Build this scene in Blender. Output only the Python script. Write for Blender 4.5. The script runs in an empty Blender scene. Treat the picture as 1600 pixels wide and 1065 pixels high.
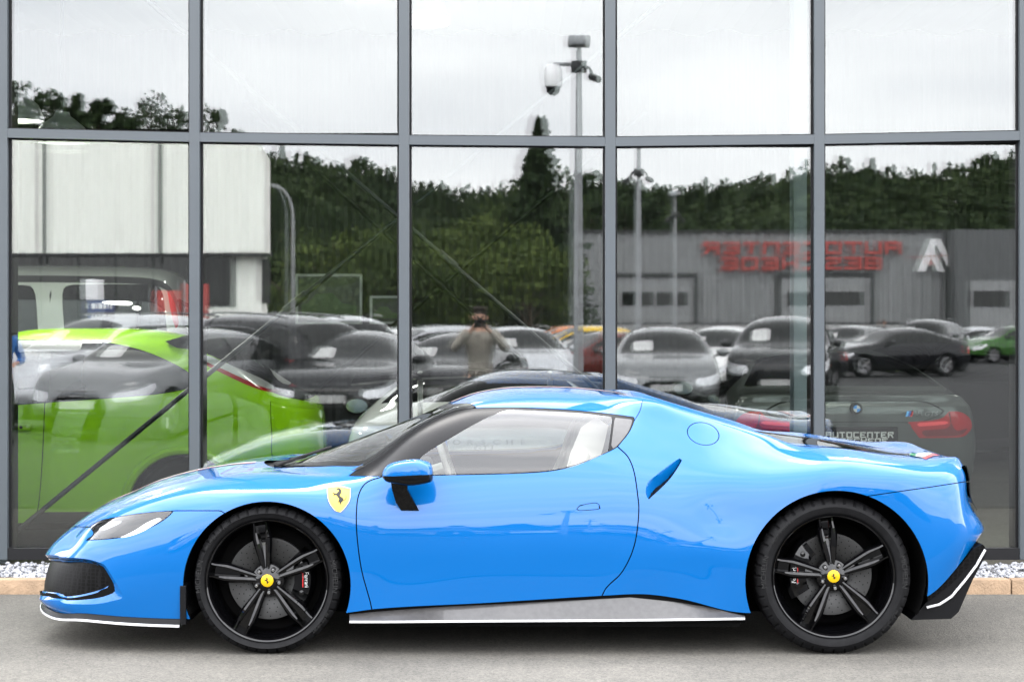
import bpy, bmesh, math, random
import numpy as np
from mathutils import Vector, Matrix
random.seed(7); RNG = np.random.default_rng(11)
scene = bpy.context.scene
COL = scene.collection
R = math.radians

# ------------------------------------------------------------------ camera, sky, sun, exposure
F_PX, HZ, EYE = 3111.0, 507.0, 1.51          # focal length in photo pixels, horizon row, eye height (m)
cam_d = bpy.data.cameras.new('camera'); cam = bpy.data.objects.new('camera', cam_d); COL.objects.link(cam)
cam.location = (0, 0, EYE); cam.rotation_euler = (R(90), 0, 0)
cam_d.lens = 70.0; cam_d.sensor_width = 36.0
cam_d.shift_y = -(532.5 - HZ) / 1600.0
cam_d.clip_start = 0.05; cam_d.clip_end = 3000
cam_d.dof.use_dof = True; cam_d.dof.focus_distance = 9.35; cam_d.dof.aperture_fstop = 5.6
scene.camera = cam
scene.view_settings.view_transform = 'Standard'; scene.view_settings.look = 'None'
scene.view_settings.gamma = 1.0; scene.view_settings.exposure = 1.43
scene.cycles.max_bounces = 14; scene.cycles.transparent_max_bounces = 24
scene.cycles.glossy_bounces = 6; scene.cycles.caustics_reflective = False
scene.cycles.sample_clamp_indirect = 6.0

SUN_EL, SUN_AZ = R(62), R(-25)                # overcast: a weak, very soft sun beyond the showroom
world = bpy.data.worlds.new('World'); scene.world = world; world.use_nodes = True
nt = world.node_tree; nt.nodes.clear()
def wn(t): return nt.nodes.new(t)
w_out = wn('ShaderNodeOutputWorld'); w_bg = wn('ShaderNodeBackground'); w_bg.inputs[1].default_value = 0.125
sky = wn('ShaderNodeTexSky'); sky.sky_type = 'NISHITA'; sky.sun_disc = False
sky.sun_elevation = SUN_EL; sky.sun_rotation = SUN_AZ
tc = wn('ShaderNodeTexCoord'); sepx = wn('ShaderNodeSeparateXYZ'); nt.links.new(tc.outputs['Generated'], sepx.inputs[0])
mapn = wn('ShaderNodeMapping'); mapn.inputs['Scale'].default_value = (1.6, 1.6, 6.5); nt.links.new(tc.outputs['Generated'], mapn.inputs[0])
cn = wn('ShaderNodeTexNoise'); cn.inputs['Scale'].default_value = 2.1; cn.inputs['Detail'].default_value = 5; cn.inputs['Roughness'].default_value = .52
nt.links.new(mapn.outputs[0], cn.inputs['Vector'])
cr = wn('ShaderNodeValToRGB'); cr.color_ramp.elements[0].position = .3; cr.color_ramp.elements[1].position = .72
cr.color_ramp.elements[0].color = (19.5, 19.9, 21.3, 1); cr.color_ramp.elements[1].color = (30.5, 30.5, 31.0, 1)
nt.links.new(cn.outputs['Fac'], cr.inputs[0])
el = wn('ShaderNodeMapRange'); el.inputs['From Min'].default_value = 0; el.inputs['From Max'].default_value = 1
el.inputs['To Min'].default_value = 1.0; el.inputs['To Max'].default_value = 1.22; nt.links.new(sepx.outputs['Z'], el.inputs[0])
mulc = wn('ShaderNodeMix'); mulc.data_type = 'RGBA'; mulc.blend_type = 'MULTIPLY'; mulc.inputs['Factor'].default_value = 1
ey = wn('ShaderNodeMapRange'); ey.inputs['From Min'].default_value = -.2; ey.inputs['From Max'].default_value = 1; ey.inputs['To Min'].default_value = 1.0; ey.inputs['To Max'].default_value = 2.0
nt.links.new(sepx.outputs['Y'], ey.inputs[0])                # brighter cloud beyond the showroom, where the sun stands
eym = wn('ShaderNodeMath'); eym.operation = 'MULTIPLY'; nt.links.new(el.outputs[0], eym.inputs[0]); nt.links.new(ey.outputs[0], eym.inputs[1])
nt.links.new(cr.outputs[0], mulc.inputs[6]); nt.links.new(eym.outputs[0], mulc.inputs[7])
mixc = wn('ShaderNodeMix'); mixc.data_type = 'RGBA'; mixc.inputs['Factor'].default_value = .88
nt.links.new(sky.outputs[0], mixc.inputs[6]); nt.links.new(mulc.outputs[2], mixc.inputs[7])
nt.links.new(mixc.outputs[2], w_bg.inputs[0]); nt.links.new(w_bg.outputs[0], w_out.inputs[0])

sun_d = bpy.data.lights.new('sun', 'SUN'); sun = bpy.data.objects.new('sun', sun_d); COL.objects.link(sun)
sun_d.energy = 1.0; sun_d.angle = R(22); sun_d.color = (1, .96, .9)
sun.rotation_euler = (R(90) - SUN_EL, 0, math.pi - SUN_AZ)
_sd = Vector((math.sin(SUN_AZ) * math.cos(SUN_EL), math.cos(SUN_AZ) * math.cos(SUN_EL), math.sin(SUN_EL)))
sun.rotation_euler = _sd.to_track_quat('Z', 'Y').to_euler()

# ------------------------------------------------------------------ materials
def _principled(name):
    m = bpy.data.materials.new(name); m.use_nodes = True
    return m, m.node_tree, m.node_tree.nodes['Principled BSDF']
def mat(name, base, rough=.5, metal=0., coat=0., spec=.5, var=0., vscale=8., bump=0., bscale=60., emit=None, estr=0., detail=4., coat_rough=.02):
    m, t, p = _principled(name)
    p.inputs['Base Color'].default_value = (*base, 1); p.inputs['Roughness'].default_value = rough
    p.inputs['Metallic'].default_value = metal; p.inputs['Coat Weight'].default_value = coat
    p.inputs['Coat Roughness'].default_value = coat_rough; p.inputs['Specular IOR Level'].default_value = spec
    if emit: p.inputs['Emission Color'].default_value = (*emit, 1); p.inputs['Emission Strength'].default_value = estr
    if var or bump:
        c = t.nodes.new('ShaderNodeTexCoord')
    if var:
        n = t.nodes.new('ShaderNodeTexNoise'); n.inputs['Scale'].default_value = vscale; n.inputs['Detail'].default_value = detail
        t.links.new(c.outputs['Object'], n.inputs['Vector'])
        r = t.nodes.new('ShaderNodeValToRGB'); r.color_ramp.elements[0].position = .3; r.color_ramp.elements[1].position = .7
        r.color_ramp.elements[0].color = (*[x * (1 - var) for x in base], 1); r.color_ramp.elements[1].color = (*[min(1, x * (1 + var)) for x in base], 1)
        t.links.new(n.outputs['Fac'], r.inputs[0]); t.links.new(r.outputs[0], p.inputs['Base Color'])
    if bump:
        n2 = t.nodes.new('ShaderNodeTexNoise'); n2.inputs['Scale'].default_value = bscale; n2.inputs['Detail'].default_value = 3
        t.links.new(c.outputs['Object'], n2.inputs['Vector'])
        b = t.nodes.new('ShaderNodeBump'); b.inputs['Strength'].default_value = bump; b.inputs['Distance'].default_value = .01
        t.links.new(n2.outputs['Fac'], b.inputs['Height']); t.links.new(b.outputs[0], p.inputs['Normal'])
    return m
def paint(name, base, metal=0., rough=.35):
    m_ = mat(name, base, rough, metal, 1.0, .04, coat_rough=.012); m_.node_tree.nodes['Principled BSDF'].inputs['Coat IOR'].default_value = 1.39; return m_
def glassy(name, tint, refl, rough=0.0, fres=True, bump=0.):
    """thin pane: clear transmission plus a mirror reflection"""
    m = bpy.data.materials.new(name); m.use_nodes = True; t = m.node_tree; t.nodes.clear()
    o = t.nodes.new('ShaderNodeOutputMaterial'); mx = t.nodes.new('ShaderNodeMixShader')
    tr = t.nodes.new('ShaderNodeBsdfTransparent'); tr.inputs[0].default_value = (*tint, 1)
    g = t.nodes.new('ShaderNodeBsdfGlossy'); g.inputs['Roughness'].default_value = rough; g.inputs[0].default_value = (1, 1, 1, 1)
    if fres:
        fr = t.nodes.new('ShaderNodeFresnel'); fr.inputs[0].default_value = 1.5
        ma = t.nodes.new('ShaderNodeMath'); ma.operation = 'ADD'; ma.use_clamp = True; ma.inputs[1].default_value = refl - .04
        t.links.new(fr.outputs[0], ma.inputs[0]); t.links.new(ma.outputs[0], mx.inputs[0])
    else: mx.inputs[0].default_value = refl
    if bump:
        c = t.nodes.new('ShaderNodeTexCoord'); n = t.nodes.new('ShaderNodeTexNoise'); n.inputs['Scale'].default_value = 3.0; n.inputs['Detail'].default_value = 1
        t.links.new(c.outputs['Object'], n.inputs['Vector']); b = t.nodes.new('ShaderNodeBump'); b.inputs['Strength'].default_value = 1; b.inputs['Distance'].default_value = bump
        t.links.new(n.outputs['Fac'], b.inputs['Height']); t.links.new(b.outputs[0], g.inputs['Normal'])
    t.links.new(tr.outputs[0], mx.inputs[1]); t.links.new(g.outputs[0], mx.inputs[2]); t.links.new(mx.outputs[0], o.inputs[0])
    return m

M = {}
M['blue'] = paint('blue_paint', (.0, .066, .218))
M['black_gloss'] = mat('black_gloss', (.001, .001, .0012), .2, 0, .62, .0)
M['black_satin'] = mat('black_satin', (.0035, .0035, .004), .42, spec=.1)
M['pillar_black'] = mat('pillar_black', (.003, .003, .0035), .25, spec=.12)
M['matt_black'] = mat('matt_black', (.0015, .0015, .0015), .9, spec=.1)
M['rubber'] = mat('rubber', (.0038, .0038, .0042), .6, spec=.1, var=.25, vscale=30)
M['rubber_text'] = mat('rubber_text', (.015, .015, .015), .6, spec=.1)
M['carbon'] = mat('carbon_sill', (.035, .034, .034), .3, 0, .2, .3, var=.15, vscale=40)
M['silver'] = mat('silver_trim', (.42, .42, .42), .25, .0, .4)
M['chrome'] = mat('chrome', (.42, .42, .42), .12, 1)
M['disc'] = mat('brake_disc', (.007, .007, .0067), .42, .1, var=.15, vscale=18)
M['steel_dark'] = mat('dark_steel', (.05, .05, .05), .35, .6)
M['yellow'] = mat('yellow_enamel', (.40, .25, .004), .3, spec=.25)
M['shield_yellow'] = mat('shield_yellow', (.40, .30, .055), .4, spec=.15)
M['red'] = mat('red_enamel', (.36, .01, .01), .3, 0, .5)
M['white'] = mat('white_enamel', (.45, .45, .44), .3, 0, .5)
M['green'] = mat('green_enamel', (.01, .16, .05), .3, 0, .5)
M['ink'] = mat('black_ink', (.008, .007, .006), .5, spec=.2)
M['cabin'] = mat('cabin_trim', (.05, .049, .046), .6, var=.2)
M['cabin_light'] = mat('seat_leather', (.32, .31, .28), .5, var=.1)
M['car_glass'] = glassy('car_window', (.84, .86, .85), .05)
M['windscreen'] = glassy('windscreen_glass', (.46, .51, .49), .055)
M['dark_glass'] = mat('dark_glass', (.002, .0025, .0025), .02, 0, 0, .5)
M['lamp_clear'] = glassy('lamp_cover', (.9, .92, .93), .045)
M['lamp_red'] = mat('red_lamp', (.30, .004, .008), .08, 0, .5, .2)
M['amber'] = mat('amber_lens', (.4, .12, .01), .15, 0, .5)

def hexmesh(name):
    m, t, p = _principled(name)
    c = t.nodes.new('ShaderNodeTexCoord'); mp = t.nodes.new('ShaderNodeMapping'); mp.inputs['Scale'].default_value = (1, 1.0, 1.5)
    v = t.nodes.new('ShaderNodeTexVoronoi'); v.feature = 'DISTANCE_TO_EDGE'; v.inputs['Scale'].default_value = 40; v.inputs['Randomness'].default_value = .25
    t.links.new(c.outputs['Object'], mp.inputs[0]); t.links.new(mp.outputs[0], v.inputs['Vector'])
    r = t.nodes.new('ShaderNodeValToRGB'); r.color_ramp.elements[0].position = .06; r.color_ramp.elements[1].position = .12
    r.color_ramp.elements[0].color = (.005, .005, .0053, 1); r.color_ramp.elements[1].color = (.001, .001, .001, 1)
    t.links.new(v.outputs['Distance'], r.inputs[0]); t.links.new(r.outputs[0], p.inputs['Base Color'])
    p.inputs['Roughness'].default_value = .45; p.inputs['Specular IOR Level'].default_value = .06
    return m
M['honeycomb'] = hexmesh('honeycomb_mesh')

# ------------------------------------------------------------------ object helpers
def link(o, parent=None):
    COL.objects.link(o)
    if parent is not None: o.parent = parent
    return o
def tag(o, label=None, cat=None, group=None, kind=None):
    if label: o['label'] = label
    if cat: o['category'] = cat
    if group: o['group'] = group
    if kind: o['kind'] = kind
    return o
def empty(name, loc=(0, 0, 0), rz=0., label=None, cat=None, group=None, kind=None):
    o = bpy.data.objects.new(name, None); o.empty_display_size = .2; link(o); o.location = loc; o.rotation_euler = (0, 0, rz)
    return tag(o, label, cat, group, kind)
def mesh_obj(name, verts, faces, m, parent=None, smooth=False, normals=None, mats=None, midx=None):
    me = bpy.data.meshes.new(name)
    me.from_pydata([tuple(map(float, v)) for v in verts], [], [tuple(int(i) for i in f) for f in faces])
    for mm in (mats or [m]): me.materials.append(mm)
    if midx is not None: me.polygons.foreach_set('material_index', np.asarray(midx, dtype=np.int32))
    if smooth: me.polygons.foreach_set('use_smooth', np.ones(len(me.polygons), dtype=bool))
    me.update()
    if normals is not None: me.normals_split_custom_set_from_vertices([tuple(map(float, n)) for n in normals])
    o = bpy.data.objects.new(name, me)
    return link(o, parent)
def copy_tree(o, parent=None):
    c = o.copy(); COL.objects.link(c); c.parent = parent
    for ch in list(o.children): copy_tree(ch, c)
    return c

class MB:
    """collects boxes, tubes, lathes and prisms; build() links them as one mesh object"""
    def __init__(s): s.v, s.f, s.mi, s.cur = [], [], [], 0
    def mat(s, i): s.cur = i; return s
    def add(s, vs, fs):
        b = len(s.v); s.v += [tuple(v) for v in vs]; s.f += [tuple(b + i for i in f) for f in fs]; s.mi += [s.cur] * len(fs); return s
    def box(s, x0, x1, y0, y1, z0, z1, bev=0.):
        if bev <= 0:
            vs = [(x0, y0, z0), (x1, y0, z0), (x1, y1, z0), (x0, y1, z0), (x0, y0, z1), (x1, y0, z1), (x1, y1, z1), (x0, y1, z1)]
            return s.add(vs, [(0, 3, 2, 1), (4, 5, 6, 7), (0, 1, 5, 4), (1, 2, 6, 5), (2, 3, 7, 6), (3, 0, 4, 7)])
        bm = bmesh.new(); bmesh.ops.create_cube(bm, size=1)
        for v in bm.verts: v.co = Vector((x0 + (v.co.x + .5) * (x1 - x0), y0 + (v.co.y + .5) * (y1 - y0), z0 + (v.co.z + .5) * (z1 - z0)))
        bmesh.ops.bevel(bm, geom=bm.edges[:], offset=bev, segments=2, affect='EDGES', profile=.5)
        bm.verts.index_update(); vs = [v.co[:] for v in bm.verts]; fs = [[v.index for v in f.verts] for f in bm.faces]; bm.free()
        return s.add(vs, fs)
    def tube(s, pts, r, n=8, caps=True):
        pts = [Vector(p) for p in pts]; rs = r if hasattr(r, '__len__') else [r] * len(pts)
        vs, fs = [], []; t0 = (pts[1] - pts[0]).normalized()
        up = Vector((0, 0, 1)) if abs(t0.z) < .9 else Vector((1, 0, 0)); a = t0.cross(up).normalized()
        for i, p in enumerate(pts):
            t = (pts[min(i + 1, len(pts) - 1)] - pts[max(i - 1, 0)]).normalized()
            a = (a - t * a.dot(t)).normalized(); b = t.cross(a)
            for k in range(n):
                an = 2 * math.pi * k / n; vs.append(p + (a * math.cos(an) + b * math.sin(an)) * rs[i])
        for i in range(len(pts) - 1):
            for k in range(n): fs.append((i * n + k, i * n + (k + 1) % n, (i + 1) * n + (k + 1) % n, (i + 1) * n + k))
        if caps: fs += [tuple(range(n - 1, -1, -1)), tuple((len(pts) - 1) * n + k for k in range(n))]
        return s.add(vs, fs)
    def lathe(s, prof, n=48, axis='y', c=(0, 0, 0), close=False):
        """prof: (radius, offset along axis)"""
        vs, fs = [], []
        for (r, h) in prof:
            for k in range(n):
                an = 2 * math.pi * k / n; a, b = r * math.cos(an), r * math.sin(an)
                p = (a, h, b) if axis == 'y' else ((a, b, h) if axis == 'z' else (h, a, b))
                vs.append((p[0] + c[0], p[1] + c[1], p[2] + c[2]))
        m = len(prof)
        for i in range(m if close else m - 1):
            j = (i + 1) % m
            for k in range(n): fs.append((i * n + k, i * n + (k + 1) % n, j * n + (k + 1) % n, j * n + k))
        return s.add(vs, fs)
    def disc(s, r, h, n=48, axis='y', c=(0, 0, 0)):
        vs = []
        for k in range(n):
            an = 2 * math.pi * k / n; a, b = r * math.cos(an), r * math.sin(an)
            p = (a, h, b) if axis == 'y' else ((a, b, h) if axis == 'z' else (h, a, b)); vs.append((p[0] + c[0], p[1] + c[1], p[2] + c[2]))
        return s.add(vs, [tuple(range(n))])
    def prism(s, poly, d0, d1, axis='y'):
        n = len(poly)
        def p3(a, b, d): return (a, d, b) if axis == 'y' else ((a, b, d) if axis == 'z' else (d, a, b))
        vs = [p3(a, b, d0) for a, b in poly] + [p3(a, b, d1) for a, b in poly]
        fs = [tuple(range(n)), tuple(range(2 * n - 1, n - 1, -1))] + [(i, i + n, (i + 1) % n + n, (i + 1) % n) for i in range(n)]
        return s.add(vs, fs)
    def build(s, name, m, parent=None, smooth=False, sharp=None):
        ml = m if isinstance(m, list) else [m]
        o = mesh_obj(name, s.v, s.f, None, parent, smooth, mats=ml, midx=s.mi)
        bm = bmesh.new(); bm.from_mesh(o.data); bmesh.ops.recalc_face_normals(bm, faces=bm.faces[:]); bm.to_mesh(o.data); bm.free()
        if smooth: o.data.set_sharp_from_angle(angle=R(sharp or 40))
        return o

# ------------------------------------------------------------------ smooth body shells cut into panels
def pchip(xk, yk, x):
    xk = np.asarray(xk, float); yk = np.asarray(yk, float); x = np.asarray(x, float)
    h = np.diff(xk); d = np.diff(yk) / h; n = len(xk); m = np.zeros(n)
    if n == 2: m[:] = d[0]
    else:
        for i in range(1, n - 1):
            if d[i - 1] * d[i] > 0:
                w1, w2 = 2 * h[i] + h[i - 1], h[i] + 2 * h[i - 1]; m[i] = (w1 + w2) / (w1 / d[i - 1] + w2 / d[i])
        m[0], m[-1] = d[0], d[-1]
    i = np.clip(np.searchsorted(xk, x) - 1, 0, n - 2); t = (x - xk[i]) / h[i]
    t2, t3 = t * t, t * t * t
    return (2 * t3 - 3 * t2 + 1) * yk[i] + (t3 - 2 * t2 + t) * h[i] * m[i] + (-2 * t3 + 3 * t2) * yk[i + 1] + (t3 - t2) * h[i] * m[i + 1]
def smooth_axis(G, sig, ax, lo, hi):
    """gaussian along an axis; ends: 'odd' keeps the edge, 'mirror' reflects across the car's centre plane"""
    if sig <= 0: return G
    k = int(3 * sig) + 1; G = np.moveaxis(G, ax, 0)
    def pad(E, mode):
        if mode == 'odd': return 2 * E[:1] - E[1:k + 1]
        P = E[1:k + 1].copy(); P[..., 1] *= -1; return P
    A = np.concatenate([pad(G, lo)[::-1], G, pad(G[::-1], hi)])
    w = np.exp(-.5 * (np.arange(-k, k + 1) / sig) ** 2); w /= w.sum()
    out = sum(w[j] * A[j:j + len(G)] for j in range(2 * k + 1))
    return np.moveaxis(out, 0, ax)
def sdf(poly, P):
    """signed distance of points to a closed polygon, negative inside"""
    poly = np.asarray(poly, float); a = poly; b = np.roll(poly, -1, 0); d2 = np.full(len(P), 1e18); inside = np.zeros(len(P), bool)
    for (p, q) in zip(a, b):
        e = q - p; L = e @ e
        if L == 0: continue
        t = np.clip(((P - p) @ e) / L, 0, 1); r = P - p - t[:, None] * e; d2 = np.minimum(d2, (r * r).sum(1))
        c = (p[1] > P[:, 1]) != (q[1] > P[:, 1])
        with np.errstate(divide='ignore', invalid='ignore'):
            xi = p[0] + (P[:, 1] - p[1]) * e[0] / (e[1] if e[1] else 1e-12)
        inside ^= c & (P[:, 0] < xi)
    return np.where(inside, -1, 1) * np.sqrt(d2)
def rounded(poly, n=6):
    """closed Catmull-Rom through the points; a point given twice stays a corner"""
    P = [np.array(p, float) for p in poly]; out = []; m = len(P)
    for i in range(m):
        p0, p1, p2, p3 = P[i - 1], P[i], P[(i + 1) % m], P[(i + 2) % m]
        if np.allclose(p1, p2): continue
        if np.allclose(p0, p1): p0 = 2 * p1 - p2
        if np.allclose(p3, p2): p3 = 2 * p2 - p1
        for k in range(n):
            t = k / n; out.append(.5 * (2 * p1 + (p2 - p0) * t + (2 * p0 - 5 * p1 + 4 * p2 - p3) * t * t + (3 * p1 - p0 - 3 * p2 + p3) * t ** 3))
    return np.array(out)

class Piece:
    """mesh with per-vertex attributes: 0-2 position, 3-5 normal, 6-7 photo position, 8 s, 9 v"""
    def __init__(s, A, F): s.A, s.F = A, F
    def f(s, fn): return fn(s.A)
    def clip(s, f, sign=1):
        f = f * sign; pos = f >= 0; A = s.A; newv = []; cache = {}; out = []; n = len(A)
        for face in s.F:
            c = [pos[i] for i in face]
            if all(c): out.append(face); continue
            if not any(c): continue
            r = []
            for k, i in enumerate(face):
                j = face[(k + 1) % len(face)]
                if pos[i]: r.append(i)
                if pos[i] != pos[j]:
                    key = (i, j) if i < j else (j, i)
                    if key not in cache:
                        a, b = key; t = f[a] / (f[a] - f[b]); cache[key] = n + len(newv); newv.append(A[a] * (1 - t) + A[b] * t)
                    r.append(cache[key])
            if len(r) >= 3: out.append(tuple(r))
        A2 = np.vstack([A, np.array(newv)]) if newv else A
        return Piece(A2, out).compact()
    def compact(s):
        if not s.F: return Piece(s.A[:0], [])
        used = np.unique(np.concatenate([np.array(f) for f in s.F])); mp = np.full(len(s.A), -1); mp[used] = np.arange(len(used))
        return Piece(s.A[used], [tuple(mp[list(f)]) for f in s.F])
    def split(s, fn, gap=0.):
        """(inside, outside) for fn<0 / fn>0, leaving a shut line of width 2*gap"""
        v = fn(s.A); return s.clip(-v - gap), s.clip(v - gap)
    def offset(s, d):
        A = s.A.copy(); A[:, :3] += A[:, 3:6] * d; return Piece(A, s.F)
    def join(s, o):
        n = len(s.A); return Piece(np.vstack([s.A, o.A]), list(s.F) + [tuple(i + n for i in f) for f in o.F])
    def mirror(s):
        A = s.A.copy(); A[:, 1] *= -1; A[:, 4] *= -1; return Piece(A, [tuple(reversed(f)) for f in s.F])
    def both(s):
        m_ = s.mirror(); n = len(s.A); mid = np.abs(s.A[:, 1]) < 1e-7; mp = np.where(mid, np.arange(n), np.arange(n) + n)
        return Piece(np.vstack([s.A, m_.A]), list(s.F) + [tuple(int(mp[i]) for i in f) for f in m_.F]).compact()
    def build(s, name, m, parent):
        if not s.F: return None
        nn = s.A[:, 3:6]; nn = nn / np.maximum(np.linalg.norm(nn, axis=1, keepdims=True), 1e-9)
        return mesh_obj(name, s.A[:, :3], s.F, m, parent, True, nn)

class Shell:
    """half body from feature lines (front to back) given as keys (s, X, w, z); near side is -y"""
    def __init__(s, lines, S, nv, loc=(0, 0, 0), rz=0., sig_s=0., sig_v=0., end_mirror=True):
        L = []
        for ln in lines:
            a = np.array(ln, float); L.append(np.stack([pchip(a[:, 0], a[:, c], S) for c in (1, 2, 3)], -1))
        L = np.stack(L, 1)                                   # S x lines x 3
        nl = L.shape[1]; T = np.linspace(0, nl - 1, (nl - 1) * nv + 1)
        G = np.zeros((len(S), len(T), 3)); i = np.minimum(T.astype(int), nl - 2); t = (T - i)[None, :, None]
        Lp = np.concatenate([2 * L[:, :1] - L[:, 1:2], L, L[:, -2:-1] * np.array([1, -1, 1])], 1)
        p0, p1, p2, p3 = Lp[:, i], Lp[:, i + 1], Lp[:, i + 2], Lp[:, i + 3]
        def tj(a, b): return np.maximum(np.linalg.norm(b - a, axis=-1, keepdims=True), 1e-4) ** .5
        d0, d1, d2 = tj(p0, p1), tj(p1, p2), tj(p2, p3)
        m1 = ((p1 - p0) / d0 - (p2 - p0) / (d0 + d1) + (p2 - p1) / d1) * d1
        m2 = ((p2 - p1) / d1 - (p3 - p1) / (d1 + d2) + (p3 - p2) / d2) * d1
        G = (2 * t**3 - 3 * t**2 + 1) * p1 + (t**3 - 2 * t**2 + t) * m1 + (-2 * t**3 + 3 * t**2) * p2 + (t**3 - t**2) * m2
        e = 'mirror' if end_mirror else 'odd'
        G = smooth_axis(G, sig_s, 0, e, e); G = smooth_axis(G, sig_v, 1, 'odd', 'mirror')
        G[:, :, 1] = np.maximum(G[:, :, 1], 0); G[:, -1, 1] = 0
        if end_mirror: G[0, :, 1] = 0; G[-1, :, 1] = 0
        W = G.copy(); W[..., 1] *= -1                        # near half
        gs = np.gradient(W, axis=0); gv = np.gradient(W, axis=1)
        gv[:, -1] = W[:, -1] - W[:, -2]; gv[:, -1, 2] = 0
        if end_mirror:
            gs[0] = W[1] - W[0]; gs[0, :, 0] = 0; gs[0, :, 2] = 0; gs[-1] = W[-1] - W[-2]; gs[-1, :, 0] = 0; gs[-1, :, 2] = 0
        N = np.cross(gs, gv); ln = np.linalg.norm(N, axis=-1, keepdims=True)
        bad = ln[..., 0] < 1e-9; N = N / np.maximum(ln, 1e-12)
        if bad.any():
            N[bad] = (-1, 0, .4)
        N[:, -1, 1] = 0
        ns, nvv = G.shape[:2]
        s.G, s.N, s.S, s.T, s.loc, s.rz = W, N, S, T, loc, rz
        s.A = s.attrs(W, N, np.repeat(S[:, None], nvv, 1), np.repeat(T[None], ns, 0))
        q = np.arange(ns * nvv).reshape(ns, nvv)
        F = np.stack([q[:-1, :-1], q[1:, :-1], q[1:, 1:], q[:-1, 1:]], -1).reshape(-1, 4)
        P = s.A[:, :3]; ar = np.linalg.norm(np.cross(P[F[:, 2]] - P[F[:, 0]], P[F[:, 3]] - P[F[:, 1]]), axis=1)
        F = F[ar > 1e-9]
        s.piece = Piece(s.A, [tuple(f) for f in F.tolist()])
    def attrs(s, W, N, SS, TT):
        P = W.reshape(-1, 3); c, sn = math.cos(s.rz), math.sin(s.rz)
        wx = s.loc[0] + c * P[:, 0] - sn * P[:, 1]; wy = s.loc[1] + sn * P[:, 0] + c * P[:, 1]; wz = s.loc[2] + P[:, 2]
        wy = np.maximum(wy, .5) if s.loc[1] > 3 else np.where(np.abs(wy) < .5, .5, wy)
        return np.column_stack([P, N.reshape(-1, 3), 800 + wx * F_PX / wy, HZ + (EYE - wz) * F_PX / wy, SS.ravel(), TT.ravel()])
    def fine(s, s0, s1, v0, v1, k):
        """finer copy of a stretch of the surface, for badges and stripes"""
        i0, i1 = np.searchsorted(s.S, [s0, s1]); i0 = max(i0 - 1, 0); i1 = min(i1 + 1, len(s.S) - 1)
        j0, j1 = np.searchsorted(s.T, [v0, v1]); j0 = max(j0 - 1, 0); j1 = min(j1 + 1, len(s.T) - 1)
        a = np.linspace(i0, i1, (i1 - i0) * k + 1); b = np.linspace(j0, j1, (j1 - j0) * k + 1)
        def bi(X):
            ia = np.minimum(a.astype(int), i1 - 1); fa = (a - ia)[:, None, None]; ib = np.minimum(b.astype(int), j1 - 1); fb = (b - ib)[None, :, None]
            return (X[ia][:, ib] * (1 - fa) + X[ia + 1][:, ib] * fa) * (1 - fb) + (X[ia][:, ib + 1] * (1 - fa) + X[ia + 1][:, ib + 1] * fa) * fb
        W, N = bi(s.G), bi(s.N); SS = np.interp(a, np.arange(len(s.S)), s.S); TT = np.interp(b, np.arange(len(s.T)), s.T)
        A = s.attrs(W, N, np.repeat(SS[:, None], len(b), 1), np.repeat(TT[None], len(a), 0))
        q = np.arange(len(a) * len(b)).reshape(len(a), len(b))
        F = np.stack([q[:-1, :-1], q[1:, :-1], q[1:, 1:], q[:-1, 1:]], -1).reshape(-1, 4)
        return Piece(A, [tuple(f) for f in F.tolist()])

def text_geo(s, size=1., ext=0.):
    c = bpy.data.curves.new('lettering', 'FONT'); c.body = s; c.size = size; c.extrude = ext; c.align_x = 'CENTER'; c.align_y = 'CENTER'; c.resolution_u = 3
    o = bpy.data.objects.new('lettering', c); COL.objects.link(o); dg = bpy.context.evaluated_depsgraph_get()
    me = bpy.data.meshes.new_from_object(o.evaluated_get(dg)); v = [tuple(x.co) for x in me.vertices]; f = [tuple(p.vertices) for p in me.polygons]
    bpy.data.objects.remove(o); bpy.data.curves.remove(c); bpy.data.meshes.remove(me)
    return v, f
BLOCK = {'A': 'TLRM', 'U': 'LRB', 'T': 'TV', 'O': 'TBLR', 'C': 'TBL', 'E': 'TBLM', 'N': 'TLR', 'R': 'TLMq', 'B': 'TBLRM', 'S': 'TMBlr', 'H': 'LRM', 'D': 'TBLR'}
def block_word(mb, word, x0, x1, z0, z1, y0, y1, th, gapf=.16):
    """square-cut sign lettering, along +x"""
    n = len(word); cw = (x1 - x0) / (n - gapf * 1); lw = cw * (1 - gapf)
    for i, ch in enumerate(word):
        a, b = x0 + i * cw, x0 + i * cw + lw; zm = (z0 + z1) / 2; tv = th * 1.15
        for k in BLOCK[ch]:
            q = {'T': (a, b, z1 - th, z1), 'B': (a, b, z0, z0 + th), 'M': (a + tv, b - tv, zm - th / 2, zm + th / 2), 'L': (a, a + tv, z0 + th, z1 - th),
                 'R': (b - tv, b, z0 + th, z1 - th), 'V': ((a + b - tv) / 2, (a + b + tv) / 2, z0, z1 - th), 'l': (a, a + tv, zm, z1 - th), 'r': (b - tv, b, z0 + th, zm),
                 'q': (b - tv, b, zm + th / 2, z1 - th)}[k]
            if ch in 'LAHNUR' and k in 'LR' and ch not in 'U': q = (q[0], q[1], z0, q[3])
            if ch in 'UH' and k in 'LR': q = (q[0], q[1], q[2] if ch == 'U' else z0, z1)
            mb.box(q[0], q[1], y0, y1, q[2], q[3])
            if k == 'q': mb.add([(b - 2.2 * tv, y0, zm - th / 2), (b - 1.1 * tv, y0, zm - th / 2), (b, y0, z0), (b - 1.2 * tv, y0, z0)], [(0, 1, 2, 3)])
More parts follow.
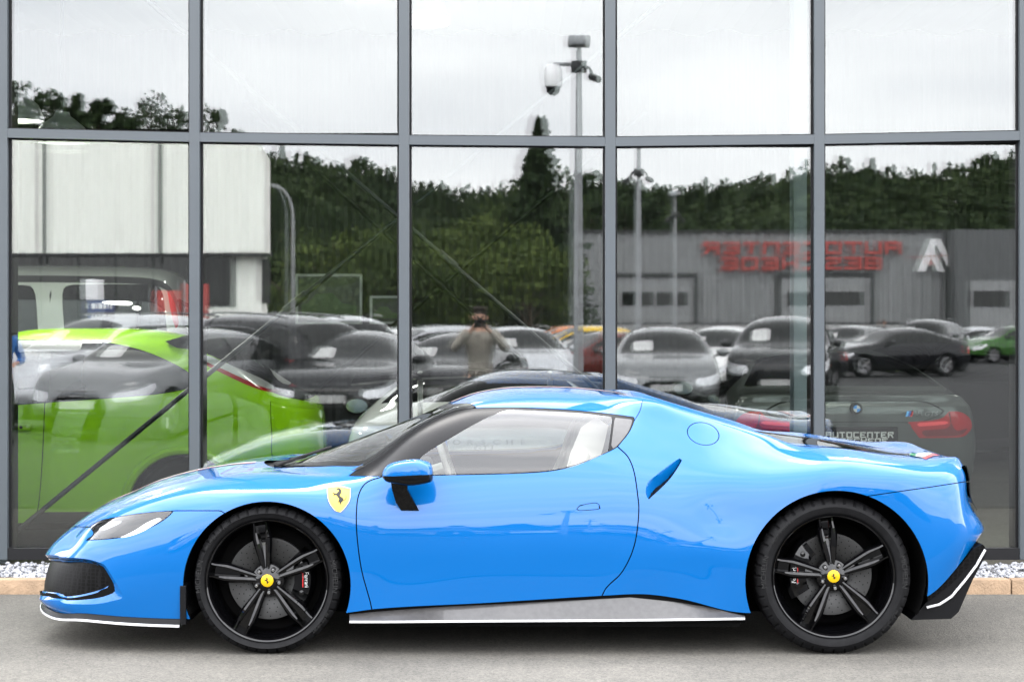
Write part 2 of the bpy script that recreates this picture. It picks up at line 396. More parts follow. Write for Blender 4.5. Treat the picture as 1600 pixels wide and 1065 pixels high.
# ------------------------------------------------------------------ the blue sports car
YC = 10.08
def Q(s, x, y, w):                                 # side feature: photo position + half width -> (s, X, w, z)
    Y = YC - w; return (s, (x - 800) * Y / F_PX, w, EYE - (y - HZ) * Y / F_PX)
def q(s, y, w): return Q(s, s, y, w)
def m(s, w, z): return (s, (s - 800) / 340., w, z)
hero_lines = [
 # 0 lower edge
 [(0,-2.30,0,.175), (30,-2.285,.30,.172), (60,-2.235,.55,.166), (90,-2.12,.74,.158), Q(130,128,957,.83), q(200,963,.895), q(280,966,.93), q(417,966,.945), q(548,956,.95),
  q(580,951,.95), q(760,941,.945), q(940,930,.94), q(1000,927,.935), q(1060,934,.94), q(1165,957,.955), q(1308,955,.96), q(1449,933,.945), Q(1475,1474,911,.925), Q(1500,1500,880,.885), Q(1524,1522,850,.82), Q(1545,1536,830,.70),
  (1570,2.285,.36,.505), (1600,2.30,0,.51)],
 # 1 lower tuck / front lip
 [(0,-2.345,0,.215), (30,-2.33,.30,.212), (60,-2.275,.56,.205), (90,-2.15,.75,.205), Q(130,128,938,.845), q(200,921,.915), q(280,905,.955), q(417,905,.962), q(548,905,.958), q(600,900,.955),
  q(760,893,.952), q(900,888,.948), q(1000,884,.945), q(1100,890,.952), q(1165,900,.97), q(1308,903,.978), q(1450,890,.965), Q(1475,1478,880,.945), Q(1500,1503,860,.905), Q(1524,1524,842,.83), Q(1545,1538,827,.70),
  (1570,2.295,.36,.525), (1600,2.31,0,.53)],
 # 2 widest
 [(0,-2.315,0,.375), (30,-2.30,.28,.375), (60,-2.25,.52,.373), (90,-2.14,.71,.372), Q(130,130,863,.83), q(200,860,.915), q(280,856,.958), q(417,852,.970), q(548,856,.966), q(600,855,.962),
  q(760,850,.958), q(900,848,.954), q(1000,850,.948), q(1100,852,.958), q(1165,855,.975), q(1308,850,.985), q(1450,850,.972), Q(1475,1485,842,.95), Q(1500,1508,835,.905), Q(1524,1526,825,.82), Q(1545,1533,815,.69),
  (1570,2.27,.36,.575), (1600,2.285,0,.58)],
 # 3 upper side
 [(0,-2.285,0,.425), (30,-2.27,.27,.425), (60,-2.22,.50,.43), (90,-2.12,.67,.437), Q(130,135,838,.775), q(200,822,.875), q(280,813,.938), q(345,793,.957), q(417,778,.965), q(500,783,.963), q(548,797,.959), q(600,804,.952),
  q(760,804,.948), q(900,801,.944), q(1000,799,.936), q(1060,802,.93), q(1130,816,.936), q(1200,804,.962), q(1260,780,.98), q(1308,768,.986), q(1380,770,.984), q(1450,797,.966), Q(1475,1485,792,.94), Q(1500,1506,786,.885), Q(1524,1510,782,.80), Q(1545,1513,778,.68),
  (1570,2.185,.36,.68), (1600,2.20,0,.685)],
 # 4 belt / shoulder
 [(0,-2.245,0,.465), (30,-2.23,.24,.468), (60,-2.185,.45,.478), (90,-2.09,.60,.495), Q(130,142,815,.69), q(200,792,.79), q(280,772,.85), q(345,762,.868), q(417,757,.873), q(500,757,.872), q(560,755,.876), q(600,753,.880),
  q(700,749,.890), q(850,746,.893), q(950,746,.892), q(1000,748,.888), q(1060,756,.888), q(1150,756,.915), q(1250,748,.956), q(1308,741,.974), q(1400,743,.965), q(1450,746,.928), Q(1475,1476,747,.905), Q(1500,1502,749,.85), Q(1524,1509,750,.77), Q(1545,1511,750,.66),
  (1570,2.172,.36,.765), (1600,2.183,0,.77)],
 # 5 window mid / fender crown
 [(0,-2.215,0,.49), (30,-2.20,.21,.495), (60,-2.155,.39,.51), (90,-2.07,.52,.54), (130,-1.955,.59,.585), m(200,.68,.682), m(280,.71,.758), m(345,.72,.793), m(417,.73,.812), m(470,.77,.806), m(520,.80,.802), m(560,.815,.808), Q(600,600,730,.815),
  Q(640,640,709,.795), q(700,692,.785), q(740,688,.78), q(800,687,.78), q(850,687,.782), q(900,690,.785), q(950,695,.788), q(1000,703,.79), q(1060,714,.80), q(1150,722,.83), q(1200,723,.85), q(1250,722,.882), q(1308,718,.905), q(1400,725,.897), q(1450,731,.86), Q(1475,1475,731,.84), Q(1500,1500,733,.79), Q(1524,1507,736,.72), Q(1545,1508,737,.62),
  (1570,2.17,.33,.815), (1600,2.178,0,.818)],
 # 6 inner fender / pillar edge / roof edge / rear shoulder
 [(0,-2.195,0,.508), (30,-2.18,.175,.515), (60,-2.135,.32,.535), (90,-2.055,.42,.57), (130,-1.94,.47,.625), m(200,.54,.703), m(280,.56,.770), m(345,.57,.80), m(417,.58,.812), m(470,.66,.806), m(520,.71,.813), m(560,.725,.845), Q(600,600,704,.695),
  Q(640,640,673,.66), q(700,643,.615), Q(740,740,635,.605), q(800,635,.615), q(850,637,.62), q(900,640,.625), q(950,645,.632), q(1000,652,.645), q(1060,665,.67), q(1150,686,.705), q(1200,695,.735), q(1250,704,.785), q(1308,706,.795), q(1400,717,.79), q(1450,721,.77), Q(1475,1474,719,.745), Q(1500,1498,720,.69), Q(1524,1504,725,.63), Q(1545,1505,727,.54),
  (1570,2.165,.29,.842), (1600,2.17,0,.845)],
 # 7 hood side / roof side / buttress edge
 [(0,-2.18,0,.522), (30,-2.165,.13,.53), (60,-2.12,.24,.555), (90,-2.045,.30,.595), (130,-1.93,.33,.647), m(200,.37,.717), m(280,.38,.780), m(345,.39,.806), m(417,.41,.812), m(470,.45,.832), m(520,.48,.876), m(560,.48,.918), m(600,.46,.972),
  m(640,.44,1.03), m(700,.42,1.108), m(740,.42,1.148), m(800,.42,1.169), m(850,.42,1.172), m(900,.43,1.167), m(950,.47,1.160), m(985,.53,1.163), Q(1010,1010,620,.56), Q(1060,1060,634,.575), Q(1150,1150,662,.60), Q(1200,1200,677,.625), Q(1250,1250,696,.68), Q(1308,1308,699,.69), Q(1400,1400,712,.68), Q(1450,1450,716,.65), Q(1475,1472,713,.625), Q(1500,1496,712,.57), (1524,2.142,.46,.872), (1545,2.148,.37,.866),
  (1570,2.152,.2,.86), (1600,2.156,0,.858)],
 # 8 deck
 [(0,-2.17,0,.532), (30,-2.155,.065,.54), (60,-2.11,.12,.567), (90,-2.035,.15,.61), (130,-1.92,.165,.657), m(200,.185,.724), m(280,.19,.785), m(345,.195,.811), m(417,.20,.808), m(470,.22,.853), m(520,.24,.906), m(560,.24,.951), m(600,.23,.996),
  m(640,.22,1.044), m(700,.20,1.120), m(740,.20,1.164), m(800,.20,1.189), m(850,.20,1.192), m(900,.20,1.188), m(950,.22,1.175), m(985,.26,1.164), m(1010,.33,1.145), m(1035,.42,1.085), m(1060,.45,1.058), m(1150,.47,.995), m(1200,.48,.958), m(1250,.51,.930), m(1308,.52,.918), m(1400,.50,.885), m(1450,.44,.866), m(1475,.40,.858), m(1500,.36,.855), (1524,2.105,.30,.864), (1545,2.125,.24,.863),
  (1570,2.138,.13,.86), (1600,2.146,0,.858)],
 # 9 centre line
 [(0,-2.16,0,.54), (30,-2.145,0,.55), (60,-2.10,0,.577), (90,-2.03,0,.62), (130,-1.915,0,.667), m(200,0,.731), m(280,0,.790), m(345,0,.815), m(400,0,.826), m(417,0,.812), m(470,0,.862), m(520,0,.917), m(560,0,.962), m(600,0,1.006),
  m(640,0,1.052), m(700,0,1.126), m(740,0,1.169), m(800,0,1.194), m(850,0,1.1975), m(900,0,1.194), m(950,0,1.179), m(985,0,1.165), m(1010,0,1.146), m(1035,0,1.10), m(1060,0,1.072), m(1150,0,1.018), m(1200,0,.988), m(1250,0,.966), m(1308,0,.944), m(1400,0,.895), m(1450,0,.868), m(1475,0,.860), m(1500,0,.856), (1524,2.10,0,.862), (1545,2.12,0,.861),
  (1570,2.134,0,.859), (1600,2.142,0,.858)],
]
M['rim_gold'] = mat('badge_rim', (.30, .28, .2), .4, spec=.2)
hero = empty('sports_car', (0, YC, 0), 0, 'glossy blue low coupe with black star wheels parked along the kerb before the glass front', 'sports car')
_S = np.concatenate([np.arange(0, 130, 3.), np.arange(130, 1476, 4.), np.arange(1476, 1600.1, 3.1)])
_S[-1] = 1600
HS = Shell(hero_lines, _S, 9, loc=(0, YC, 0), sig_s=3.2, sig_v=2.6)
def PX(A): return A[:, 6:8]
def inpoly(poly, n=5, rnd=True):
    P = rounded(poly, n) if rnd else np.array(poly, float)
    return lambda A: sdf(P, PX(A))
def lim(fn, *conds):                               # region and side conditions (each >0 to hold)
    return lambda A: np.maximum.reduce([fn(A)] + [-c(A) for c in conds])
vlt = lambda k: (lambda A: (k - A[:, 9]) * 30.)
vgt = lambda k: (lambda A: (A[:, 9] - k) * 30.)
def ribbon(name, rows, m, parent, both=True):       # strip surface through rows of points (car local)
    if both:
        o = ribbon(name, rows, m, parent, False); ribbon(name, [[(p[0], -p[1], p[2]) for p in r] for r in rows], m, parent if parent is hero else parent, False); return o
    rows = [np.array(r, float) for r in rows]; n = len(rows[0]); vs = np.vstack(rows); fs = []
    for i in range(len(rows) - 1):
        for k in range(n - 1): fs.append((i * n + k, i * n + k + 1, (i + 1) * n + k + 1, (i + 1) * n + k))
    mb = MB(); mb.add(vs, fs); return mb.build(name, m, parent, True, 35)
def loc(x, y, w): Y = YC - w; return np.array([(x - 800) * Y / F_PX, -w, EYE - (y - HZ) * Y / F_PX])
P = HS.piece
# wheel arches
for (cx, cy, r) in ((417, 914, 131), (1307.5, 909, 143)):
    fn = lambda A, cx=cx, cy=cy, r=r: np.where(A[:, 9] < 4.6, np.hypot(A[:, 6] - cx, A[:, 7] - cy) - r, 50.)
    P = P.clip(fn(P.A))
SHELL_IN = P                                       # for the dark inner skin
GAP = .9
# glasshouse
frame_poly = [(545,743),(545,743),(590,708),(640,672.5),(690,646),(737,631.5),(740,631.5),(745,635.5),(800,635.5),(850,637.2),(900,640.5),(950,645.8),(992,651.5),(992,651.5),(990,660),(983,675),(972,689),(962,699.5),(940,710),(900,726.5),(860,735.5),(800,739.5),(700,741.8),(600,743.5)]
frame_fn = lim(inpoly(frame_poly, 4), vlt(6.02), vgt(3.2))
frame, P = P.split(frame_fn, .4)
glass_poly = [(640,741.5),(640,741.5),(651,722),(668,706),(700,686.5),(745,660.5),(783,642.6),(783,642.6),(800,640.3),(860,642.3),(910,645.4),(957,651),(957,651),(953.5,680),(950,705),(950,705),(935,712),(900,725),(860,734.2),(800,738.2),(700,740.6)]
door_glass, frame = frame.split(inpoly(glass_poly, 4), .0)
quarter_poly = [(960.5,652),(960.5,652),(989,655),(989,655),(981,675),(963,697),(954.5,702),(954.5,702),(957,680)]
quarter, frame = frame.split(inpoly(quarter_poly, 4), .0)
cowl = lambda w: -1.165 + .50 * (w / .75) ** 2
hdr = lambda w: -.318 + .14 * (w / .58) ** 2
def screen_fn(A):
    w = -A[:, 1]; return np.maximum.reduce([(cowl(w) - A[:, 0]) * 300, (A[:, 0] - hdr(w)) * 300, (6.02 - A[:, 9]) * 30])
screen, P = P.split(screen_fn, .5)
clear_fn = lambda A: np.maximum.reduce([(cowl(-A[:, 1]) + .07 - A[:, 0]) * 300, (A[:, 0] - hdr(-A[:, 1]) + .06) * 300, (6.25 - A[:, 9]) * 30])
screen_clear, screen_frit = screen.split(clear_fn, 0)
cowl_fn = lambda A: np.maximum.reduce([(cowl(-A[:, 1]) - .085 * np.clip(1 - (A[:, 1] / .62) ** 2, 0, 1) - A[:, 0]) * 300, (A[:, 0] - cowl(-A[:, 1]) - .02) * 300, (-A[:, 1] - .64) * 300, (5.0 - A[:, 9]) * 30])
cowl_panel, P = P.split(cowl_fn, .3)
roof_poly = [(690,560),(690,660),(760,700),(900,660),(989,660),(989,660),(994,652),(1000.5,640),(1003.5,625),(1002,615),(996,560)]
roof_fn = lim(inpoly(roof_poly, 4), vgt(5.9))
roof, P = P.split(roof_fn, .5)
ec = [(.69,-.02),(.69,.36),(.9,.40),(1.3,.41),(1.6,.40),(1.85,.30),(2.0,.12),(2.03,-.02)]
ec_fn = lambda A: np.maximum(sdf(np.array(ec), np.column_stack([A[:, 0], -A[:, 1]])) * 300, (6.8 - A[:, 9]) * 30)
engine, P = P.split(ec_fn, .8)
# front: lamps, grille, bumper line
lamp_poly = [(133,843.5),(133,843.5),(146,834),(140.5,822),(140.5,822),(158,812.5),(196,805),(235,800),(272,797.5),(272,797.5),(257,811),(231.5,825),(203,836.5),(167,841.5)]
lamp_fn = lim(inpoly(lamp_poly, 5), vlt(5.2), vgt(1.8))
lamp, P = P.split(lamp_fn, .5)
grille_poly = [(-300,872),(-300,872),(60,871),(89,873),(133,878),(152,887),(168,914),(168,914),(150,923),(113,931),(80,931),(60,923),(-300,905),(-300,905)]
grille_fn = lim(inpoly(grille_poly, 4), vlt(2.6), lambda A: 180 - A[:, 8])
grille, P = P.split(grille_fn, .0)
bump_poly = [(-400,822),(112,822),(112,822),(140,823),(170,818),(272,797.3),(345,797.3),(352,802),(352,1100),(-400,1100)]
bump_fn = lim(inpoly(bump_poly, 1, False), vlt(5.6), lambda A: 420 - A[:, 8])
bumper, P = P.split(bump_fn, GAP * .8)
# rear bumper
rb_poly = [(1340,777),(1400,768),(1450,761),(1512,751.5),(1700,735),(1700,1100),(1340,1100)]
rb_fn = lim(inpoly(rb_poly, 1, False), vlt(5.5), lambda A: A[:, 8] - 1250)
rear_b, P = P.split(rb_fn, GAP * .8)
# rear lamps and rear grille on the tail
tl_fn = lambda A: np.maximum.reduce([np.abs(A[:, 2] - .735) * 300 - 24 - 8 * np.clip(-A[:, 1] / .7, 0, 1), np.abs(-A[:, 1] - .53) * 300 - 60, (1505 - A[:, 8]) * 3])
tail_l, P = P.split(tl_fn, .6); tail_l2, rear_b = rear_b.split(tl_fn, .6); tail_l = tail_l.join(tail_l2)
# door
door_poly = [(598,744),(598,744),(575,752),(563,766),(557.5,790),(557.5,832),(565,890),(581,951),(584,1000),(584,1000),(935,1000),(935,1000),(941,929),(972,893),(991,852),(998,802),(996,770),(990.5,736),(981,713),(966,698.5),(966,698.5),(900,640),(700,640)]
door_fn = lim(inpoly(door_poly, 5), vlt(6.0))
door, P = P.split(door_fn, GAP)
handle_poly = [(900,796),(900,796),(905,789.3),(905,789.3),(931,785),(937.5,791.5),(934,795),(905,797.2)]
handle, door = door.split(inpoly(handle_poly, 4), .45)
# fuel flap
def ell(A):
    a = R(14); dx, dy = A[:, 6] - 1098.7, A[:, 7] - 677.3; u = dx * math.cos(a) + dy * math.sin(a); v = -dx * math.sin(a) + dy * math.cos(a)
    return np.where(A[:, 9] < 7.2, (np.hypot(u / 25.2, v / 17.2) - 1) * 20, 30.)
flap, P = P.split(ell, .55)
# side intake
scoop_poly = [(1066.5,714),(1066.5,714),(1064,722),(1045,750),(1012.5,781),(1012.5,781),(1009,768),(1014,752.5),(1035,735),(1058,718)]
scoop_fn = lim(inpoly(scoop_poly, 5), vlt(6.5))
scoop, P = P.split(scoop_fn, 0)

P.clip(-P.A[:, 0]).both().build('front_wings', M['blue'], hero); P.clip(P.A[:, 0]).both().build('rear_quarters', M['blue'], hero)
def wall(piece, depth, start=0.):
    """side wall going in from the open edge of a cut-out"""
    cnt = {}
    for f in piece.F:
        for k in range(len(f)):
            a, b = f[k], f[(k + 1) % len(f)]; key = (min(a, b), max(a, b)); cnt[key] = cnt.get(key, 0) + 1
    A = piece.A; vs, fs = [], []
    for (a, b), c in cnt.items():
        if c == 1 and not (abs(A[a, 1]) < 1e-6 and abs(A[b, 1]) < 1e-6):
            n = len(vs); vs += [A[a, :3] + A[a, 3:6] * start, A[b, :3] + A[b, 3:6] * start, A[b, :3] - A[b, 3:6] * depth, A[a, :3] - A[a, 3:6] * depth]; fs.append((n, n + 1, n + 2, n + 3))
    return vs, fs
def both_mb(vf):
    mb = MB(); mb.add(*vf); mb.add([(v[0], -v[1], v[2]) for v in vf[0]], vf[1]); return mb
sur_poly = [(-300,866),(60,866),(89,869),(134,872.5),(157,879),(166,885),(192,929),(190,934),(176,938),(150,943),(113,943),(90,940),(60,936),(-300,930)]
sur, bumper = bumper.split(lim(inpoly(sur_poly, 3), vlt(2.95), lambda A: 195 - A[:, 8]), 0)
gp_r = rounded(grille_poly, 4)
A = sur.A; dg = np.clip(sdf(gp_r, PX(A)), 0, 60); do = np.clip(-sdf(rounded(sur_poly, 3), PX(A)), 0, 60); tt = do / np.maximum(dg + do, 1e-6)
A[:, :3] -= A[:, 3:6] * (.030 * np.clip(tt * 1.1, 0, 1))[:, None]
for p_, sg_ in ((sur, 1), (sur.mirror(), -1)):
    mesh_obj('grille_surround', p_.A[:, :3], p_.F, M['blue'], hero, True)
both_mb(wall(grille, .037, -.03)).build('grille_wall', M['black_satin'], hero)
bumper.both().build('front_bumper', M['blue'], hero)
rear_b.both().build('rear_bumper', M['blue'], hero)
roof.both().build('roof', M['blue'], hero)
engine.both().build('engine_cover', M['dark_glass'], hero)
ws = screen_clear.both().build('windscreen', M['windscreen'], hero)
screen_frit.both().build('screen_border', M['pillar_black'], ws)
cowl_panel.offset(-.02).both().build('wiper_cowl', M['black_satin'], hero)
tail_l.offset(.016).build('tail_lamp', M['black_gloss'], hero); tail_l.mirror().offset(.016).build('tail_lamp', M['black_gloss'], hero)
mesh_obj('inner_skin', *(lambda p: (p.A[:, :3], p.F))(SHELL_IN.clip(np.minimum.reduce([frame_fn(SHELL_IN.A) - 2, screen_fn(SHELL_IN.A) - 2, grille_fn(SHELL_IN.A) - 1, lamp_fn(SHELL_IN.A) - 1, scoop_fn(SHELL_IN.A) - 1, np.where((SHELL_IN.A[:, 9] > 6) & (SHELL_IN.A[:, 8] > 470) & (SHELL_IN.A[:, 8] < 700), -1, 1)])).offset(-.014).both()), M['matt_black'], hero, True)
for side in (1, -1):
    T = (lambda p: p) if side == 1 else (lambda p: p.mirror())
    d = T(door).build('door', M['blue'], hero)
    T(handle).build('door_handle', M['blue'], d)
    T(door_glass).build('side_window', M['car_glass'], d)
    wf = T(frame).build('window_frame', M['pillar_black'], hero)
    T(quarter).build('quarter_window', M['carbon'], wf)
    T(flap).build('fuel_flap' if side == 1 else 'charge_flap', M['blue'], hero)
    # headlamp: recessed bowl, projector, clear cover
    hl = T(lamp.offset(.001)).build('headlamp', M['lamp_clear'], hero)
    bowl = lamp.offset(-.035); T(bowl).build('lamp_bowl', M['matt_black'], hl)
    b1, _ = lamp.split(inpoly([(182,837),(205,826),(226,812),(246,804),(252,804),(240,814),(210,832)], 3)); T(b1.offset(-.026)).build('reflector', M['chrome'], hl)
    b2, _ = lamp.split(inpoly([(150,821),(165,814),(188,808),(180,815),(158,824)], 3)); T(b2.offset(-.02)).build('daytime_strip', M['silver'], hl)
    # intake: blue ramp going in to a honeycomb strip
    Lc = rounded([(1066.5,714),(1066.5,714),(1058,718),(1035,735),(1014,752.5),(1009,768),(1012.5,781),(1012.5,781),(1012.5,781)], 6); Lc = Lc[:[i for i in range(len(Lc)) if np.hypot(Lc[i][0] - 1012.5, Lc[i][1] - 781) < .7][0] + 1]
    Rc = np.array([(1066.5,714),(1064,722),(1056,735),(1045,750),(1030,765),(1012.5,781)])
    def resample(C, n):
        d = np.r_[0, np.cumsum(np.hypot(*np.diff(C, axis=0).T))]; u = np.linspace(0, d[-1], n); return np.column_stack([np.interp(u, d, C[:, 0]), np.interp(u, d, C[:, 1])])
    L_, R_ = resample(Lc, 22), resample(Rc, 22)
    AA = HS.A[(HS.A[:, 9] < 6.8) & (HS.A[:, 6] > 980) & (HS.A[:, 6] < 1100)]
    def on(pt, dep):
        d = np.hypot(AA[:, 6] - pt[0], AA[:, 7] - pt[1]); i = np.argsort(d)[:6]; w = 1 / (d[i] + .3) ** 2; w /= w.sum(); v = (AA[i] * w[:, None]).sum(0); n_ = v[3:6] / np.linalg.norm(v[3:6]); return v[:3] - n_ * dep
    prof_ = [(-.03, -.001), (.08, .006), (.25, .018), (.45, .032), (.62, .042)]; prof2 = [(.62, .042), (.80, .026), (1.03, .003)]
    def rows(pr):
        out = []
        for (c_, dpt) in pr:
            out.append([on(L_[k] * (1 - c_) + R_[k] * c_, dpt * math.sin(math.pi * min(1, max(.02, k / 21.))) ** .6) * np.array([1, side, 1]) for k in range(22)])
        return out
    it = ribbon('side_intake', rows(prof_), M['blue'], hero, False); ribbon('intake_mesh', rows(prof2), M['honeycomb'], it, False)
    # badge
    sh_poly = [(510.5,760.5),(510.5,760.5),(529,758.8),(548.2,763.2),(548.2,763.2),(547,780),(541,791),(529.5,801),(518,791.5),(512,779)]
    fp = HS.fine(495, 565, 3.0, 4.6, 7); sp, _ = fp.split(inpoly(sh_poly, 4))
    shd = T(sp.offset(.004)).build('shield_badge', M['shield_yellow'], hero)
    rim, _ = fp.split(lim(inpoly(sh_poly, 4), lambda A: sdf(rounded(sh_poly, 4), PX(A)) + 1.1)); T(rim.offset(.0046)).build('badge_rim', M['rim_gold'], shd)
    rb, _ = fp.split(inpoly([(512,761.5),(529,760.2),(547,764.2),(546.8,765.6),(529,761.8),(512.2,763)], 1, False)); T(rb.offset(.0052)).build('red_band', M['red'], shd)
    HC = lambda pts: [(490 + x / 11.84, 730 + y / 11.84) for x, y in pts]
    horse = HC([(418,412),(440,398),(462,392),(485,396),(510,425),(516,460),(500,500),(484,520),(498,545),(532,562),(556,600),(574,596),(590,580),(600,550),(586,512),(600,530),(608,556),(598,590),(570,612),(546,614),(533,640),(508,652),(506,690),(492,686),(484,652),(478,628),(470,658),(456,652),(462,612),(472,590),(450,560),(424,524),(398,518),(372,530),(360,516),(384,502),(352,492),(370,478),(400,488),(424,486),(450,466),(463,446),(458,424),(438,424)])
    hp, _ = fp.split(inpoly(horse, 2)); T(hp.offset(.0056)).build('horse_emblem', M['ink'], shd)
# stripes along the centre line: red, white, green bands
for (nm, key, w0, w1) in (('red_stripe', 'red', .055, .083), ('white_stripe', 'white', .015, .055), ('green_stripe', 'green', -.01, .015)):
    acc = None
    for (s0, s1, x0, x1) in ((60, 410, -2.12, -1.29), (690, 1010, -.305, .625), (1440, 1546, 2.04, 2.11)):
        fp = HS.fine(s0, s1, 7.6, 9, 3)
        g = lambda A, x0=x0, x1=x1, w0=w0, w1=w1: np.maximum.reduce([(w0 + A[:, 1]) * 300, (-A[:, 1] - w1) * 300, (x0 - A[:, 0]) * 300, (A[:, 0] - x1) * 300])
        pc, _ = fp.split(g); pc.offset(.0022).build(nm, M[key], hero)
# tail flag on the near end of the spoiler
for (nm, key, poly) in (('green_flag', 'green', [(1420,711),(1432,700),(1440,701),(1429,713)]), ('white_flag', 'white', [(1429,713),(1440,701),(1462,700),(1490,704),(1489,707),(1455,709),(1441,715)]), ('red_flag', 'red', [(1441,715),(1455,709),(1489,707),(1491,709.5),(1458,712.5),(1446,718)])):
    fp = HS.fine(1400, 1530, 6.2, 9, 3); pc, _ = fp.split(inpoly(poly, 1, False)); pc.offset(.003).build(nm, M[key], hero)
# grille insert and lip
gr = grille.offset(-.036).both().build('grille', M['honeycomb'], hero)
# grille side facets: sloped blue return around the opening
gb = [(-300,872),(60,871),(89,873),(133,878),(152,887),(168,914),(150,923),(113,931)]
ring_i = np.searchsorted(HS.S, [0, 282])
front = HS.G[:ring_i[1] + 1, 0].copy()              # lower edge of the bumper
nrm = HS.N[:ring_i[1] + 1, 0].copy(); nrm[:, 2] = 0; nrm /= np.linalg.norm(nrm, axis=1, keepdims=True)
def lip(d, dz): r = front + nrm * d; r[:, 2] += dz; return r
zb = front[:, 2] - np.interp(front[:, 0], [-2.35, -2.2, -2.0, -1.5], [.020, .028, .034, .036])
def lipz(d, f): r = front + nrm * d; r[:, 2] = front[:, 2] * (1 - f) + zb * f; return r
sp = ribbon('front_splitter', [lip(-.05, .012), lipz(.004, .05), lipz(.016, .62), lipz(.02, .70)], M['black_satin'], hero)
ribbon('splitter_edge', [lipz(.02, .70), lipz(.024, .74), lipz(.024, 1.0), lipz(-.25, 1.0)], M['silver'], sp)
e = loc(284.5, 940, .94)
for sy in (1, -1):
    mb = MB(); mb.box(e[0] - .008, e[0] + .020, min(sy * -.955, sy * -.80), max(sy * -.955, sy * -.80), .135, .315, .004); mb.build('splitter_fin', M['black_satin'], sp)
# sills
sx = [546, 600, 700, 800, 900, 940, 985, 1050, 1110, 1164]
top = [957.5, 952.5, 945.5, 941, 936, 934, 931.5, 938, 947, 960]; bot = [969, 969, 968.2, 967.6, 967, 966.7, 966.4, 965.6, 964.8, 964]
r0 = [loc(x, y - 9, .935) for x, y in zip(sx, top)]; r1 = [loc(x, y, .925) for x, y in zip(sx, top)]
r2 = [loc(x, y + 1.2, .93) for x, y in zip(sx, top)]; r3 = [loc(x, y, .985) for x, y in zip(sx, bot)]; r4 = [loc(x, y + 3.6, .985) for x, y in zip(sx, bot)]; r5 = [loc(x, y + 5.4, .975) for x, y in zip(sx, bot)]; r6 = [loc(x, y + 8, .80) for x, y in zip(sx, bot)]
sk = ribbon('side_sill', [r2, r3], M['carbon'], hero)
ribbon('sill_seam', [r0, r1, r2], M['matt_black'], sk); ribbon('sill_edge', [r3, r4], M['silver'], sk); ribbon('sill_underside', [r4, r5, r6], M['matt_black'], sk)
# diffuser
dp = [(1448,940),(1482,913),(1512,880),(1541,856),(1541,866),(1520,905),(1498,955),(1486,966),(1424,968)]
pts = [loc(x, y, .86) for x, y in dp]; mb = MB(); mb.prism([(p[0], p[2]) for p in pts], -.86, .86)
df = mb.build('diffuser', M['black_satin'], hero)
ln = [(1448,948.5),(1468,943.5),(1487,931),(1508,906),(1526,882),(1539.5,858)]
lo = [loc(x, y, .872) for x, y in ln]
for sy in (1, -1): mb = MB(); mb.tube([(p[0], p[1] * sy, p[2]) for p in lo], .0062, 8); mb.build('diffuser_edge', M['silver'], df, True)
gp = [(1449,932),(1478,908),(1500,882),(1522,856),(1536,850),(1541,857),(1515,884),(1484,914),(1450,940)]
pts = [loc(x, y, .865) for x, y in gp]; mb = MB(); mb.prism([(p[0], p[2]) for p in pts], -.865, .865); mb.build('rear_grille', M['honeycomb'], df)
# arch liners, floor pan
for (cx, r, cz) in ((-1.123, .395, .342), (1.4746, .43, .358)):
    for sy in (-1, 1):
        mb = MB(); vs, fs = [], []
        for k in range(25):
            an = R(-25 + 230 * k / 24)
            for w in (.925, .55): vs.append((cx + r * math.cos(an), sy * w, cz + r * math.sin(an)))
        for k in range(24): fs.append((2 * k, 2 * k + 1, 2 * k + 3, 2 * k + 2))
        mb.add(vs, fs); mb.box(cx - r, cx + r, min(sy * .55, sy * .53), max(sy * .55, sy * .53), .14, cz + r); mb.build('arch_liner', M['matt_black'], hero)

mb = MB(); mb.box(-2.1, -1.5, -.75, .75, .13, .2); mb.box(-.72, 1.05, -.93, .93, .125, .2); mb.box(1.92, 2.08, -.7, .7, .2, .5); mb.box(-1.5, 1.9, -.53, .53, .14, .2)
mb.build('floor_pan', M['matt_black'], hero)

# cabin
cab = MB(); cab.box(-.72, .75, -.80, .80, .20, .23); cab.box(.62, .75, -.70, .70, .23, 1.0)
cab.build('cabin_floor', M['cabin'], hero)
mb = MB(); mb.tube([(-.78, -.72, .74), (-.70, -.74, .78), (-.70, .74, .78), (-.78, .72, .74)], [.06, .07, .07, .06], 10); mb.box(-1.1, -.55, -.74, .74, .55, .775, .03); mb.box(-.62, -.42, .18, .56, .70, .81, .03); mb.build('dashboard', M['cabin'], hero, True)
def seat(yc):
    mb = MB(); mb.box(-.30, .24, yc - .25, yc + .25, .23, .38, .05)
    prof = [(.12, .34), (.26, .34), (.44, .94), (.46, 1.03), (.40, 1.07), (.33, 1.02), (.28, .90)]
    mb.prism([(x, z) for x, z in prof], yc - .21, yc + .21)
    for sy in (-1, 1): mb.tube([(-.18, yc + sy * .24, .42), (.12, yc + sy * .26, .44), (.23, yc + sy * .25, .62), (.32, yc + sy * .2, .84), (.40, yc + sy * .12, 1.02)], [.05, .055, .06, .05, .03], 8)
    st = mb.build('seat', M['cabin_light'], hero, True, 50)
seat(-.37); seat(.37)
mb = MB(); ring = []
for k in range(33):
    an = 2 * math.pi * k / 32; ring.append((-.36 - .055 * math.sin(an) + .0, -.37 + .175 * math.cos(an), .80 + .165 * math.sin(an)))
mb.tube(ring, .016, 8, False); mb.tube([(-.36, -.53, .80), (-.36, -.21, .80)], .014, 6); mb.tube([(-.36, -.37, .80), (-.33, -.37, .66)], .014, 6); mb.tube([(-.36, -.37, .80), (-.55, -.37, .74)], .03, 8)
mb.v = [(x + .05, y, z + .02) for x, y, z in mb.v]; mb.build('steering_wheel', M['cabin_light'], hero, True)
